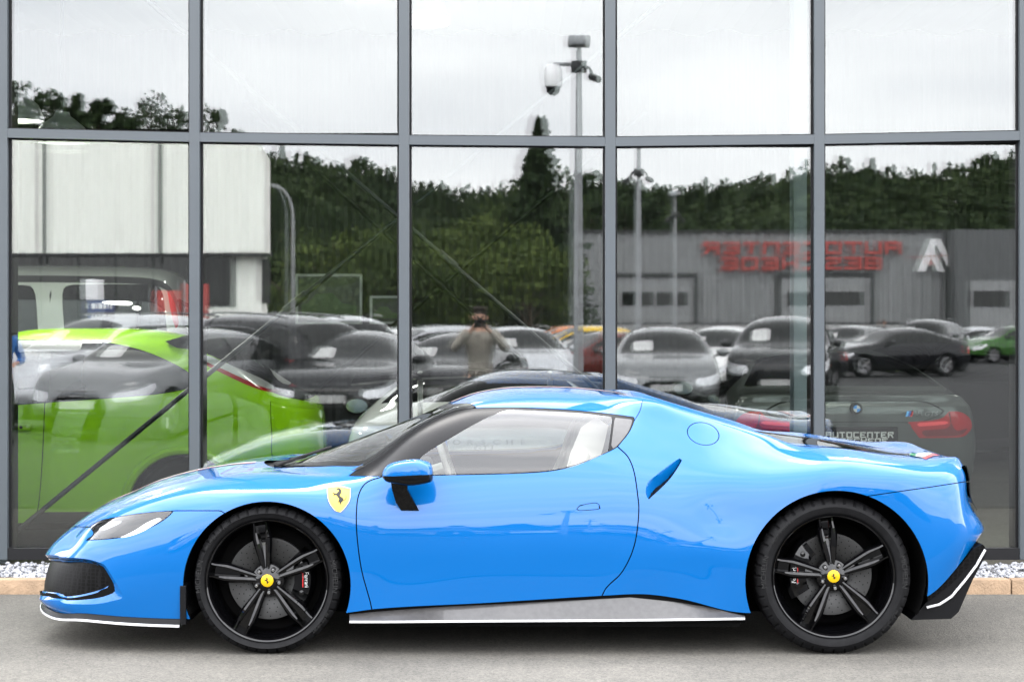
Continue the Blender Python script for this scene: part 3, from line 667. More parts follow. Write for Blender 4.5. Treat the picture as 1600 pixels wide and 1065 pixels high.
# wipers
mb = MB(); mb.tube([(-1.17, -.25, .812), (-1.09, -.02, .835), (-.95, .35, .87)], .008, 6); mb.tube([(-1.15, .25, .812), (-1.1, .45, .815)], .008, 6); mb.box(-1.22, -1.15, -.35, .35, .788, .806, .004)
mb.build('wiper', M['black_satin'], hero)

# mirrors
def mirror(sy):
    prof_t = [(598,738.5),(602,729),(611,722.5),(628,718),(650,716),(665,718.5),(674,724),(677,734)]
    prof_b = [(598,738.5),(598.5,744),(604,750),(616,753),(637,756.5),(655,755.5),(670,752.5),(676.5,749),(677,734)]
    def lens(w0, w1, outline, rnd=.9):
        pts = [loc(x, y, .99) for x, y in outline]; c = np.mean(pts, axis=0); vs, fs = [], []; n = len(pts)
        lv = [(w0, .72), (w0 + .02, .92), ((w0 + w1) / 2, 1.0), (w1 - .025, .95), (w1 - .006, .80), (w1, .55)]
        for (w, k) in lv:
            for p in pts: vs.append((c[0] + (p[0] - c[0]) * k, -w * sy, c[2] + (p[2] - c[2]) * k))
        for i in range(len(lv) - 1):
            for j in range(n): fs.append((i * n + j, i * n + (j + 1) % n, (i + 1) * n + (j + 1) % n, (i + 1) * n + j))
        fs += [tuple(range(n)), tuple((len(lv) - 1) * n + j for j in range(n))]
        return vs, fs
    full = rounded(prof_t + prof_b[::-1][1:-1], 3)
    vs, fs = lens(.93, 1.11, full)
    zc = loc(640, 740.5, .99)[2]
    pc = Piece(np.column_stack([np.array(vs), np.zeros((len(vs), 7))]), [tuple(f) for f in fs])
    slope = lambda A: A[:, 2] - (zc + np.where(A[:, 0] > -.43, .006, 0))
    lo, up = pc.split(slope, 0.)
    mb = MB(); mb.add(up.A[:, :3], up.F); cap = mb.build('door_mirror', M['blue'], hero, True, 50)
    mb = MB(); mb.add(lo.A[:, :3], lo.F); mb.build('mirror_base', M['black_gloss'], cap, True, 50)
    st = [((611,750),(637,756),.985,.03), ((613,764),(637,764),.965,.028), ((619,784),(648,784),.945,.024), ((627,796),(655,796.5),.93,.018)]
    vs = []
    for (a, b, w, h) in st:
        pa, pb = loc(*a, w), loc(*b, w)
        for (p, d) in ((pa, h), (pb, h), (pb, -h), (pa, -h)): vs.append((p[0], -(w + d) * sy, p[2]))
    fs = [(i * 4 + k, i * 4 + (k + 1) % 4, i * 4 + 4 + (k + 1) % 4, i * 4 + 4 + k) for i in range(3) for k in range(4)] + [(0, 1, 2, 3), (12, 13, 14, 15)]
    mb = MB(); mb.add(vs, fs); mb.build('mirror_stalk', M['black_gloss'], cap, True, 30)
    mb = MB(); p = loc(603.5, 744.5, 1.07); mb.lathe([(.001, -.004), (.009, -.003), (.011, .003)], 10, 'y', (p[0], p[1] * sy, p[2])); mb.build('turn_signal', M['amber'], cap)
mirror(1); mirror(-1)

# wheels
SP = [97.6 - 72 * k for k in range(5)]
def build_wheel(sx, rt, width, face_w, cap_side):
    """wheel in its own frame, outer face towards -y"""
    root = empty('wheel'); root.parent = hero
    rr = .2785
    prof = [(rr - .004, .012), (rr + .006, .002), (rr + .012, -.004), (rr + .028, -.010), ((rr + rt) / 2, -.012), (rt - .028, -.006), (rt - .014, .006), (rt - .005, .02), (rt, .045), (rt, width - .045), (rt - .012, width - .01), ((rr + rt) / 2, width + .01), (rr, width)]
    n = 264; mb = MB(); mb.lathe(prof, n)
    v = mb.v
    for i, (r, h) in enumerate(prof):
        if i in (6, 7, 8):
            for k in range(n):
                if (k + (1 if i == 8 else 0)) % 6 == 0:
                    x, y, z = v[i * n + k]; f = (r - (.007 if i != 8 else .006)) / r; v[i * n + k] = (x * f, y + .003, z * f)
        if i == 9 or i == 8: pass
    t = mb.build('tyre', M['rubber'], root, True, 24)
    mb = MB()                                                     # grooves around the tread
    for h in (.07, .12, .17): mb.lathe([(rt + .0006, h), (rt + .0006, h + .011)], 96)
    mb.build('tread_groove', M['matt_black'], t)
    # raised lettering
    rc = (rr + rt) / 2 + .004
    def arc_text(txt, ang, size, rad, outward=True):
        vs, fs = text_geo(txt, size); xs = [p[0] for p in vs]; out = []
        for (x, y, z) in vs:
            r = rad + y; a = R(ang) - x / rad * 1.0; out.append((r * math.cos(a), -.0150 - 0, r * math.sin(a)))
        mb = MB(); mb.add(out, fs); mb.build('tyre_lettering', M['rubber_text'], t)
    arc_text('MICHELIN', 176, .034, rc, True); arc_text('PILOT SPORT 4 S', 139, .019, rc - .003); arc_text('MICHELIN', 4, .034, rc); arc_text('PILOT SPORT', -38, .019, rc)
    # rim
    mb = MB(); mb.lathe([(rr - .004, .012), (rr + .004, .000), (rr + .001, -.004), (rr - .006, .000), (rr - .012, .020), (rr - .016, .05), (rr - .034, .075), (rr - .034, width - .05), (rr - .004, width)], 96); rim = mb.build('rim', M['black_gloss'], root, True, 50)
    mb = MB(); mb.lathe([(.001, width - .07), (rr - .03, width - .07)], 48); mb.build('rim_back', M['matt_black'], rim)
    # spokes: two blades with a deep channel
    rs = [.030, .060, .095, .132, .170, .196, .222, .249, .2715]
    hw = [.0175, .021, .0285, .036, .0425, .045, .042, .039, .041]
    ch = [.000, .000, .002, .0065, .0115, .0155, .019, .021, .022]   # channel half width
    dp = [.012, .010, .006, .002, .000, .000, .001, .003, .004]         # face depth (dish)
    for an in SP:
        ca, sa = math.cos(R(an)), math.sin(R(an)); mb = MB(); vs, fs = [], []
        for r, h, c, d in zip(rs, hw, ch, dp):
            sect = [(-h, d + .040), (-h, d + .014), (-h * .80, d + .001), (-h * .50 - c * .25, d - .001), (-c - .002, d + .004), (-c * .92, d + .052 * min(1, c / .008)), (c * .92, d + .052 * min(1, c / .008)), (c + .002, d + .004), (h * .50 + c * .25, d - .001), (h * .80, d + .001), (h, d + .014), (h, d + .040)]
            for (t_, y) in sect: vs.append((r * ca - t_ * sa, y + .012, r * sa + t_ * ca))
        n_ = 12
        for i in range(len(rs) - 1):
            for k in range(n_ - 1): fs.append((i * n_ + k, i * n_ + k + 1, (i + 1) * n_ + k + 1, (i + 1) * n_ + k))
        fs.append(tuple(range((len(rs) - 1) * n_, len(rs) * n_)))
        mb.add(vs, fs); mb.build('spoke', M['black_gloss'], root, True, 12)
    mb = MB(); mb.lathe([(.001, .010), (.034, .010), (.046, .018), (.072, .036), (.078, .06), (.06, .09)], 40); hub = mb.build('hub', M['black_gloss'], root, True, 40)
    for k in range(5):
        a = R(97.6 - 36 - 72 * k); c = (.0555 * math.cos(a), 0, .0555 * math.sin(a)); mb = MB(); mb.lathe([(.001, .004), (.007, .0045), (.0105, .009), (.011, .03)], 12, 'y', c); mb.build('wheel_bolt', M['chrome'], hub, True, 40)
    mb = MB(); mb.lathe([(.001, .0015), (.0255, .002), (.0285, .004), (.029, .014)], 40); cp = mb.build('centre_cap', M['yellow'], root, True, 40)
    mb = MB(); hs = [((x - 480) / 11000., -(y - 540) / 11000.) for x, y in [(418,412),(462,392),(510,425),(516,460),(484,520),(532,562),(556,600),(600,550),(586,512),(608,556),(570,612),(533,640),(506,690),(484,652),(456,652),(472,590),(424,524),(372,530),(352,492),(424,486),(463,446),(438,424)]]
    mb.prism(hs, .0002, .0012); mb.build('cap_emblem', M['ink'], cp)
    # brake disc and calliper
    dr = .188; mb = MB(); mb.lathe([(.07, .095), (.085, .085), (dr, .085), (dr, .115), (.08, .115)], 64); dsc = mb.build('brake_disc', M['disc'], root, True, 40)
    mb = MB()
    for ring_ in range(5):
        for k in range(24):
            a = R(15 * k + ring_ * 8 + (ring_ % 2) * 3); rr_ = .10 + ring_ * .0185; c = (rr_ * math.cos(a), 0, rr_ * math.sin(a)); mb.disc(.0026, .0842, 8, 'y', c)
    mb.build('hole_pattern', M['matt_black'], dsc)
    a0, a1 = (-38, 42) if cap_side > 0 else (128, 212); mb = MB(); vs, fs = [], []
    K = 14
    for k in range(K + 1):
        a = R(a0 + (a1 - a0) * k / K); b = .012 * (1 if 2 < k < K - 2 else 0)
        for (r, y) in ((.120, .06), (.120, .035 - b), (.150, .030 - b), (.195, .034 - b), (.214, .055), (.214, .13)): vs.append((r * math.cos(a), y + .03, r * math.sin(a)))
    for k in range(K):
        for j in range(5): fs.append((k * 6 + j, k * 6 + j + 1, k * 6 + 7 + j, k * 6 + 6 + j))
    fs += [tuple(range(6)), tuple(K * 6 + j for j in range(6))]
    mb.add(vs, fs)
    for k in range(3):
        a = R(a0 + (a1 - a0) * (.2 + .3 * k)); mb.lathe([(.001, .046), (.012, .048), (.014, .06)], 12, 'y', (.165 * math.cos(a), 0, .165 * math.sin(a)))
    cal = mb.build('brake_calliper', M['black_gloss'], root, True, 35)
    mb = MB(); mb2 = MB(); vs, fs = text_geo('Ferrari', .026)
    am = 0 if cap_side > 0 else 180
    sg = 1 if cap_side > 0 else -1
    mb.add([((.176 + y) * sg, .044, -x * sg) for x, y, z in vs] if cap_side > 0 else [(-.176 - y, .044, x) for x, y, z in vs], fs); cl = mb.build('calliper_lettering', M['white'], cal)
    mb2.box(sg * .160 - .002, sg * .160 + .002, .042, .044, -.035, .035); mb2.build('calliper_line', M['red'], cl)
    return root
RT1, RT2 = .3395, .3595
w1 = build_wheel(0, RT1, .245, .95, 1); w1.location = (-1.1228, -.955, RT1 - .002)
w2 = build_wheel(0, RT2, .305, .95, -1); w2.location = (1.4746, -.958, RT2 - .002)
for w in (w1, w2):
    c = copy_tree(w, hero); c.location = (w.location[0], -w.location[1], w.location[2]); c.rotation_euler = (0, 0, math.pi)
# ------------------------------------------------------------------ ground, kerb, gravel
def asphalt():
    m_, t, p = _principled('asphalt'); c = t.nodes.new('ShaderNodeTexCoord')
    def noise(sc, det, ro=.5):
        n = t.nodes.new('ShaderNodeTexNoise'); n.inputs['Scale'].default_value = sc; n.inputs['Detail'].default_value = det; n.inputs['Roughness'].default_value = ro; t.links.new(c.outputs['Object'], n.inputs['Vector']); return n
    def ramp(n, a, b, ca, cb, out='Fac'):
        r = t.nodes.new('ShaderNodeValToRGB'); r.color_ramp.elements[0].position = a; r.color_ramp.elements[1].position = b; r.color_ramp.elements[0].color = (*ca, 1); r.color_ramp.elements[1].color = (*cb, 1); t.links.new(n.outputs[out], r.inputs[0]); return r
    def mix(a, b, mode, f):
        x = t.nodes.new('ShaderNodeMix'); x.data_type = 'RGBA'; x.blend_type = mode; x.inputs['Factor'].default_value = f; t.links.new(a, x.inputs[6]); t.links.new(b, x.inputs[7]); return x.outputs[2]
    big = ramp(noise(.9, 5, .6), .3, .7, (.053, .050, .0445), (.079, .0745, .066))
    v = t.nodes.new('ShaderNodeTexVoronoi'); v.inputs['Scale'].default_value = 120; t.links.new(c.outputs['Object'], v.inputs['Vector'])
    sepc = t.nodes.new('ShaderNodeSeparateColor'); t.links.new(v.outputs['Color'], sepc.inputs[0])
    st = ramp(sepc, .0, 1., (.62, .62, .62), (1.32, 1.31, 1.28), out=0)
    sp = ramp(noise(260, 2, .6), .66, .74, (1, 1, 1), (1.9, 1.9, 1.85))
    mid = ramp(noise(14, 4, .7), .35, .7, (.9, .9, .9), (1.08, 1.08, 1.07))
    col = mix(mix(mix(big.outputs[0], st.outputs[0], 'MULTIPLY', 1), mid.outputs[0], 'MULTIPLY', 1), sp.outputs[0], 'MULTIPLY', 1)
    t.links.new(col, p.inputs['Base Color']); p.inputs['Roughness'].default_value = .85; p.inputs['Specular IOR Level'].default_value = .3
    b = t.nodes.new('ShaderNodeBump'); b.inputs['Strength'].default_value = .6; b.inputs['Distance'].default_value = .004; t.links.new(v.outputs['Distance'], b.inputs['Height']); t.links.new(b.outputs[0], p.inputs['Normal'])
    return m_
mb = MB(); mb.add([(-900, -1400, 0), (900, -1400, 0), (900, 60, 0), (-900, 60, 0)], [(0, 1, 2, 3)]); tag(mb.build('ground', asphalt()), kind='structure')
mb = MB(); mb.add([(-700, -1200, .004), (700, -1200, .004), (700, 7.6, .004), (-700, 7.6, .004)], [(0, 1, 2, 3)]); tag(mb.build('reflection_dark_slab', mat('reflection_dark_slab', (.024, .024, .0245), .8, spec=.2, var=.2, vscale=1.5)), kind='structure')  # unseen darker slab, added to darken what the glass mirrors

FY = 12.0                                                      # glass plane
KY = 11.16
M['kerb'] = mat('kerb_stone', (.23, .155, .095), .85, var=.22, vscale=9, bump=.5, bscale=90)
mb = MB(); x = -6.2
while x < 6.5:
    mb.box(x + .003, x + .997, KY, KY + .095, -.1, .083, .007); x += 1.0
tag(mb.build('kerb', M['kerb'], smooth=True), kind='structure')
mb = MB(); mb.box(-7, 7, KY + .09, FY + .05, -.08, .062); tag(mb.build('gravel_bed', mat('gravel_base', (.07,.07,.073), .9, var=.3, vscale=30)), kind='structure')
def stones():
    base = []; bm = bmesh.new(); bmesh.ops.create_icosphere(bm, subdivisions=1, radius=1); bm.verts.ensure_lookup_table()
    bv = np.array([v.co[:] for v in bm.verts]); bf = np.array([[v.index for v in f.verts] for f in bm.faces]); bm.free()
    n = 9000; X = RNG.uniform(-4.9, 4.9, n); Y = RNG.uniform(KY + .105, FY - .03, n); Z = .064 + RNG.uniform(-.004, .022, n)
    S = RNG.uniform(.008, .021, (n, 1, 1)) * RNG.uniform(.6, 1.2, (n, 1, 3)); S[..., 2] *= .75; J = 1 + RNG.uniform(-.28, .28, (n, len(bv), 1))
    a = RNG.uniform(0, 6.28, n); ca, sa = np.cos(a), np.sin(a); V = bv[None] * J * S
    V = np.stack([V[..., 0] * ca[:, None] - V[..., 1] * sa[:, None], V[..., 0] * sa[:, None] + V[..., 1] * ca[:, None], V[..., 2]], -1)
    V += np.stack([X, Y, Z], -1)[:, None]; Fc = (bf[None] + (np.arange(n) * len(bv))[:, None, None]).reshape(-1, 3)
    return V.reshape(-1, 3), Fc
def tri_mesh(name, V, Fc, m_, parent=None, smooth=False):
    me = bpy.data.meshes.new(name); k = Fc.shape[1]; me.vertices.add(len(V)); me.vertices.foreach_set('co', np.asarray(V, np.float32).ravel())
    me.loops.add(Fc.size); me.loops.foreach_set('vertex_index', Fc.astype(np.int32).ravel()); me.polygons.add(len(Fc)); me.polygons.foreach_set('loop_start', np.arange(0, Fc.size, k, dtype=np.int32))
    me.update(calc_edges=True); me.materials.append(m_); me.validate(); return link(bpy.data.objects.new(name, me), parent)
tag(tri_mesh('gravel', *stones(), mat('gravel_stone', (.215, .219, .232), .8, var=.55, vscale=42, detail=2)), 'pale grey crushed stone gravel strip between kerb and glass', 'gravel', kind='stuff')

# ------------------------------------------------------------------ glass front
M['alu'] = mat('grey_aluminium', (.030, .0375, .043), .45, .0, .03, var=.04, vscale=3)
M['gasket'] = mat('gasket', (.003, .003, .0035), .6, spec=.2)
M['pane_out'] = glassy('glazing_outer', (.76, .80, .78), .084, bump=.000010)
M['pane_in'] = glassy('glazing_inner', (.80, .835, .815), .056, bump=.000010)
def wx(px, Y): return (px - 800) * Y / F_PX
def wz(py, Y): return EYE - (py - HZ) * Y / F_PX
front_wall = empty('glass_front', (0, FY, 0), 0, 'tall glazed showroom front of grey mullions behind the blue car', 'glass front')
MX = [-6.80, -5.56, -4.31, wx(7, FY), wx(306, FY), wx(632, FY), wx(953, FY), wx(1278, FY), wx(1598, FY), 4.33, 5.58, 6.83]
TZ = [2.68, 2.675, 2.668, 2.659, 2.634, 2.617, 2.607, 2.621, 2.644, 2.655, 2.66, 2.67]
TOPZ, BOTZ = 5.15, .10
for x in MX:
    mb = MB(); mb.box(x - .031, x + .031, -.055, -.012, BOTZ, TOPZ, .003); o = mb.build('mullion', M['alu'], front_wall)
    mb = MB(); mb.box(x - .043, x + .043, -.012, .16, BOTZ, TOPZ); mb.build('mullion_gasket', M['gasket'], o)
for i in range(len(MX) - 1):
    x0, x1 = MX[i] + .031, MX[i + 1] - .031
    def slab(z0, z1, y0, y1, h, m_, nm, par):
        mb = MB(); mb.add([(x0, y0, z0 - h), (x1, y0, z1 - h), (x1, y1, z1 - h), (x0, y1, z0 - h), (x0, y0, z0 + h), (x1, y0, z1 + h), (x1, y1, z1 + h), (x0, y1, z0 + h)], [(0, 3, 2, 1), (4, 5, 6, 7), (0, 1, 5, 4), (1, 2, 6, 5), (2, 3, 7, 6), (3, 0, 4, 7)]); return mb.build(nm, m_, par)
    tr_ = slab(TZ[i], TZ[i + 1], -.052, -.012, .0275, M['alu'], 'transom', front_wall)
    slab(TZ[i], TZ[i + 1], -.011, .12, .036, M['gasket'], 'transom_gasket', tr_)
    br = slab(BOTZ + .035, BOTZ + .035, -.05, -.012, .035, M['gasket'], 'bottom_rail', front_wall)
    slab(TOPZ - .05, TOPZ - .05, -.05, .1, .05, M['alu'], 'head_rail', front_wall)
    rr_ = random.Random(40 + i)
    for (za, zb) in ((BOTZ + .06, TZ[i] - .03), (TZ[i] + .03, TOPZ - .09)):
        for (nm, yy, mt, amp) in (('glass_pane', 0., 'pane_out', .0005), ('inner_pane', .028, 'pane_in', .0016)):
            vs = [(x0 - .0, 0, za), (x1 + .0, 0, za), (x1, 0, zb), (x0, 0, zb)]; cx, cz = (x0 + x1) / 2, (za + zb) / 2
            ta, tb = rr_.uniform(-amp, amp), rr_.uniform(-amp, amp)
            if nm == 'inner_pane': ta = abs(ta) * .6 + .0012
            vs = [(x, yy + (x - cx) * ta + (z - cz) * tb * .5, z) for x, y, z in vs]
            mb = MB(); mb.add(vs, [(0, 1, 2, 3)]); o = mb.build(nm, M[mt], front_wall if nm == 'glass_pane' else last); last = o

# ------------------------------------------------------------------ showroom
FLZ = -.05
M['tile'] = mat('floor_tile', (.02, .02, .0205), .25, var=.15, vscale=2)
M['wall_grey'] = mat('wall_grey', (.035, .036, .036), .7, var=.06, vscale=3)
M['ceil'] = mat('deck_white', (.35, .35, .35), .5)
room = empty('showroom', (0, 18.5, 0), 0, 'grey showroom hall behind the glass with ribbed walls and steel deck ceiling', 'showroom')
def rel(mb_, name, m_, par=room, off=(0, 18.5, 0), smooth=False):
    o = mb_.build(name, m_, par, smooth); o.data.transform(Matrix.Translation((-off[0], -off[1], -off[2]))); return o
mb = MB(); mb.box(-12, 14, FY + .1, 26, -.3, FLZ); rel(mb, 'showroom_floor', M['tile'])
mb = MB(); vs, fs = [], []; n = 520
prof = [0, 0, .03, .03]
for k in range(n + 1):
    x = -12 + 26 * k / n; y = 25.4 + (.03 if k % 4 in (1, 2) else 0)
    vs += [(x, y, FLZ), (x, y, 5.3)]
for k in range(n): fs.append((2 * k, 2 * k + 1, 2 * k + 3, 2 * k + 2))
mb.add(vs, fs); rel(mb, 'ribbed_wall', M['wall_grey'])
mb = MB(); mb.box(-12.2, -12, FY + .1, 25.6, FLZ, 5.3); mb.box(14, 14.2, FY + .1, 25.6, FLZ, 5.3); mb.box(-12, 14, 25.6, 25.8, FLZ, 5.3); rel(mb, 'side_wall', M['wall_grey'])
mb = MB(); vs, fs = [], []; n = 130
for k in range(n + 1):
    x = -12 + 26 * k / n; z = 5.2 + (.07 if k % 4 in (1, 2) else 0); vs += [(x, FY + .16, z), (x, 25.6, z)]
for k in range(n): fs.append((2 * k, 2 * k + 1, 2 * k + 3, 2 * k + 2))
mb.add(vs, fs); rel(mb, 'deck_ceiling', M['ceil'])
mb = MB(); mb.box(-12.2, 14.2, FY - .12, 25.8, 5.32, 5.6); mb.box(-12.2, -6.85, FY - .1, FY + .1, 0, 5.3); mb.box(6.9, 14.2, FY - .1, FY + .1, 0, 5.3); rel(mb, 'roof', M['alu'])
M['column'] = mat('column_paint', (.16, .185, .20), .45)
def column(px, Y, w, label):
    x = wx(px, Y); o = empty('steel_column', (x, Y, FLZ), 0, label, 'column', 'steel columns inside the showroom')
    mb = MB(); mb.box(-w, w, -.1, -.085, .02, 5.24); mb.build('flange', M['column'], o); mb = MB(); mb.box(-w, w, .085, .1, .02, 5.24); mb.build('flange', M['column'], o)
    mb = MB(); mb.box(-.006, .006, -.085, .085, .02, 5.24); mb.build('web', M['column'], o); mb = MB(); mb.box(-w - .04, w + .04, -.14, .14, .001, .02); mb.build('base_plate', M['column'], o)
column(1253, 12.9, .065, 'pale grey steel column just inside the glass beside the dark coupe')
column(-6, 12.7, .09, 'steel column inside the glass at the left edge by the green car')
M['rod'] = mat('steel_rod', (.008, .009, .010), .5, .1)
def rod(a, b, Y, r, label):
    p, q_ = Vector((wx(a[0], Y), Y, wz(a[1], Y))), Vector((wx(b[0], Y), Y, wz(b[1], Y)))
    o = empty('brace_rod', p, 0, label, 'brace', 'crossing brace rods'); d = q_ - p
    mb = MB(); mb.tube([(0, 0, 0), d], r, 10); mb.build('rod', M['rod'], o, True)
    mb = MB(); mb.tube([d * .515, d * .545], r * 1.7, 10); mb.build('turnbuckle', M['rod'], o, True)
rod((225, -4), (1120, 770), 12.42, .016, 'brace rod just behind the glass falling from upper left to the car roof')
rod((1050, -10), (-60, 900), 12.46, .016, 'brace rod just behind the glass rising from the green car sill to upper right')
rod((380, 160), (960, 694), 24.6, .034, 'thin brace rod on the rear wall falling to the right')
rod((1010, 175), (400, 691), 24.7, .034, 'thin brace rod on the rear wall falling to the left')

M['lamp_glow'] = mat('lamp_glow', (.9, .9, .85), .5, emit=(1, .97, .9), estr=2.5)
M['lamp_shade'] = mat('lamp_shade', (.25, .26, .26), .3, .5)
def pendant(x, Y, z, rad, label, power, ring=False):
    o = empty('pendant_lamp', (x, Y, z), 0, label, 'lamp', 'pendant lamps of the showroom')
    mb = MB(); mb.lathe([(rad, 0), (rad * .98, .03), (rad * .80, rad * .55), (rad * .45, rad * .85), (.06, rad * .95), (.05, rad * 1.1)], 40, 'z'); mb.build('lamp_shade', M['lamp_shade'], o, True)
    mb = MB(); mb.lathe([(rad * .95, .008), (.001, .009)] if not ring else [(rad * .98, .0), (rad * .98, -.05), (rad * .80, -.05), (rad * .80, .0)], 40, 'z'); mb.build('bulb', M['lamp_glow'], o)
    mb = MB(); mb.tube([(0, 0, rad * 1.08), (0, 0, 5.2 - z)], .012, 6); mb.build('cord', M['gasket'], o)
    l = bpy.data.lights.new('pendant_light', 'AREA'); l.shape = 'DISK'; l.size = rad * 1.9; l.energy = power; l.color = (1, .97, .92); lo = bpy.data.objects.new('pendant_light', l); link(lo, o); lo.location = (0, 0, -.06)
pendant(wx(22, 14.6), 14.6, wz(190, 14.6), .22, 'dome pendant lamp at the far left above the transom', 46)
pendant(wx(97, 14.4), 14.4, wz(223, 14.4), .20, 'dome pendant lamp at the left half hidden by the transom', 46)
pendant(wx(662, 15.5), 15.5, wz(28, 15.5), .20, 'lit ring pendant lamp at the top of the middle pane', 14, True)
pendant(2.9, 13.5, 4.55, .28, 'added lamp out of view brightening the tail of the dark coupe', 120); pendant(-5.8, 17.5, 4.0, .28, 'pendant lamp above the grey van', 16); pendant(5.6, 18.5, 4.2, .28, 'added lamp out of view brightening the right end of the hall', 16); pendant(-1.5, 21, 4.97, .28, 'pendant lamp at the back of the hall', 16)  # coupe tail and right end lamps are added out of view to brighten those cars

# framed pictures on the rear wall
M['frame_grey'] = mat('picture_frame', (.35, .36, .35), .4, .4); M['pic_green'] = mat('print_green', (.012, .03, .005), .4, var=.5, vscale=3); M['pic_dark'] = mat('print_dark', (.02, .03, .02), .3, var=.5, vscale=5); M['pic_car'] = mat('print_lime', (.035, .09, .008), .3)
def picture(x0, x1, y0, y1, label):
    Y = 25.2; a, b, c, d = wx(x0, Y), wx(x1, Y), wz(y1, Y), wz(y0, Y); w, h = b - a, d - c
    o = empty('framed_picture', ((a + b) / 2, Y, c), 0, label, 'picture', 'framed pictures on the rear wall')
    mb = MB(); t_ = .03
    for q_ in ((-w/2, w/2, 0, t_), (-w/2, w/2, h - t_, h), (-w/2, -w/2 + t_, t_, h - t_), (w/2 - t_, w/2, t_, h - t_)): mb.box(q_[0], q_[1], -.03, .03, q_[2], q_[3])
    mb.build('frame', M['frame_grey'], o); mb = MB(); mb.box(-w/2 + t_, w/2 - t_, -.008, .02, t_, h - t_); p = mb.build('print', M['pic_dark'], o)
    mb = MB(); mb.prism([(-w*.4, h*.2), (w*.4, h*.2), (w*.42, h*.36), (w*.2, h*.42), (w*.05, h*.62), (-w*.2, h*.6), (-w*.32, h*.42), (-w*.42, h*.38)], -.012, -.009); mb.build('printed_shape', M['pic_car'], p)
    mb = MB(); mb.prism([(-w*.46, h*.6), (-w*.2, h*.8), (w*.1, h*.72), (w*.46, h*.86), (w*.46, h*.92), (-w*.46, h*.92)], -.011, -.0085); mb.build('printed_hills', M['pic_green'], p)
picture(462, 566, 428, 506, 'framed print of a lime shape on the rear wall left of the centre mullion'); picture(578, 628, 462, 506, 'small framed print right behind the second mullion')

# ------------------------------------------------------------------ other cars, all from one shell maker
M['car_dark_glass'] = mat('tinted_window', (.003, .0035, .0035), .03, 0, 0, .34)
M['plastic'] = mat('black_plastic', (.006, .006, .0065), .5, spec=.3)
M['alloy'] = mat('alloy_wheel', (.2, .2, .205), .3, .7)
M['lamp_white'] = mat('lamp_lens', (.6, .61, .63), .05, .2, .6)
PLAN = [(0, 0), (.015, .34), (.05, .60), (.11, .79), (.21, .91), (.36, .98), (.55, 1.0)]
def tab(t): xs, ys = zip(*t); return lambda x: float(pchip(xs, ys, np.array([x]))[0])
def car_shell(sp, loc=(0, 0, 0), rz=0., step=.05, nv=6):
    L, W = sp['L'], sp['W']; top, sh = tab(sp['top']), tab(sp['sh']); zr = sp.get('zr', .24); rw = sp.get('rw', .62); zmax = max(z for _, z in sp['top'])
    lines = [[] for _ in range(8)]
    offn = sp.get('offn', [.05, .0, .0, .05, .10, .13, .15, .16]); offt = sp.get('offt', [.06, .02, .0, .03, .07, .10, .12, .13])
    PT = sp.get('plan_t', PLAN); xs = [d for d, _ in PLAN] + list(np.arange(.75, L - .74, .2)) + [L - d for d, _ in PT[::-1]]; ps = [p for _, p in PLAN] + [1.] * len(np.arange(.75, L - .74, .2)) + [p for _, p in PT[::-1]]
    taper = sp.get('taper', .0)
    for x, p in zip(xs, ps):
        zc = top(x); zs = min(sh(x), zc - .025); Wl = W * (1 - taper * max(0, abs(x / L - .5) - .15) ** 2 * 4)
        lift = max(0, zc - zs - .05); w3 = .955 * Wl; we = max(rw * W, (.90 - lift / (zmax - zs - .05 + 1e-6) * (.90 - rw)) * Wl) if zmax > zs + .06 else .9 * Wl
        we = min(we, .90 * Wl); ze = zs + (zc - zs) * (.90 - .10 * min(1, lift * 3)) if lift > 0 else zs + (zc - zs) * .6
        Z = [zr + (.06 if p < .9 else 0), zr + .28 * (zs - zr), zr + .62 * (zs - zr), zs, (zs + ze) / 2, ze, zc - .22 * (zc - ze), zc]
        Wd = [.93 * Wl, .985 * Wl, Wl, w3, (w3 + we) / 2 + .035 * min(1, lift * 4), we, .55 * we, 0]
        for j in range(8):
            kf = max(0, 1 - x / .55) if x < L / 2 else 0; kt = max(0, 1 - (L - x) / .55)
            lines[j].append((x, x - L / 2 + offn[j] * kf - offt[j] * kt, Wd[j] * p, Z[j]))
    S = np.unique(np.concatenate([[d for d, _ in PLAN], np.linspace(0, .55, 14), np.arange(.55, L - .55, step), L - np.linspace(0, .55, 14)]))
    return Shell(lines, S, nv, loc, rz, sig_s=1.2, sig_v=1.2), top, sh
_wheel_cache = {}
def simple_wheel(root, x, y, r, alloy, out):
    key = (round(r, 3), alloy, root.name.split('.')[0])
    w = empty('wheel', (x, y, r)); w.parent = root
    if out > 0: w.rotation_euler = (0, 0, math.pi)
    if key in _wheel_cache:
        for ch in _wheel_cache[key].children: copy_tree(ch, w)
        return w
    mb = MB(); ri = r * .68; mb.lathe([(ri, .01), (ri + .02, -.008), (r - .03, -.012), (r - .006, .012), (r, .05), (r, .18), (ri, .21)], 40); mb.build('tyre', M['rubber'], w, True, 40)
    mb = MB(); mb.lathe([(ri, .01), (ri - .02, .004), (ri - .03, .06), (.001, .09)], 40)
    for k in range(5):
        a = 2 * math.pi * k / 5; ca, sa = math.cos(a), math.sin(a); vs = []
        for (rr_, h, d) in ((.04, .035, .02), (ri * .6, .03, .006), (ri - .01, .04, .004)):
            for t_ in (-h, -h * .3, h * .3, h): vs.append((rr_ * ca - t_ * sa, d + (.03 if abs(t_) == h else 0), rr_ * sa + t_ * ca))
        mb.add(vs, [(i * 4 + j, i * 4 + j + 1, i * 4 + 5 + j, i * 4 + 4 + j) for i in range(2) for j in range(3)])
    mb.lathe([(.001, .0), (.05, .006), (.06, .04)], 20); mb.build('rim', M[alloy], w, True, 35)
    _wheel_cache[key] = w; return w
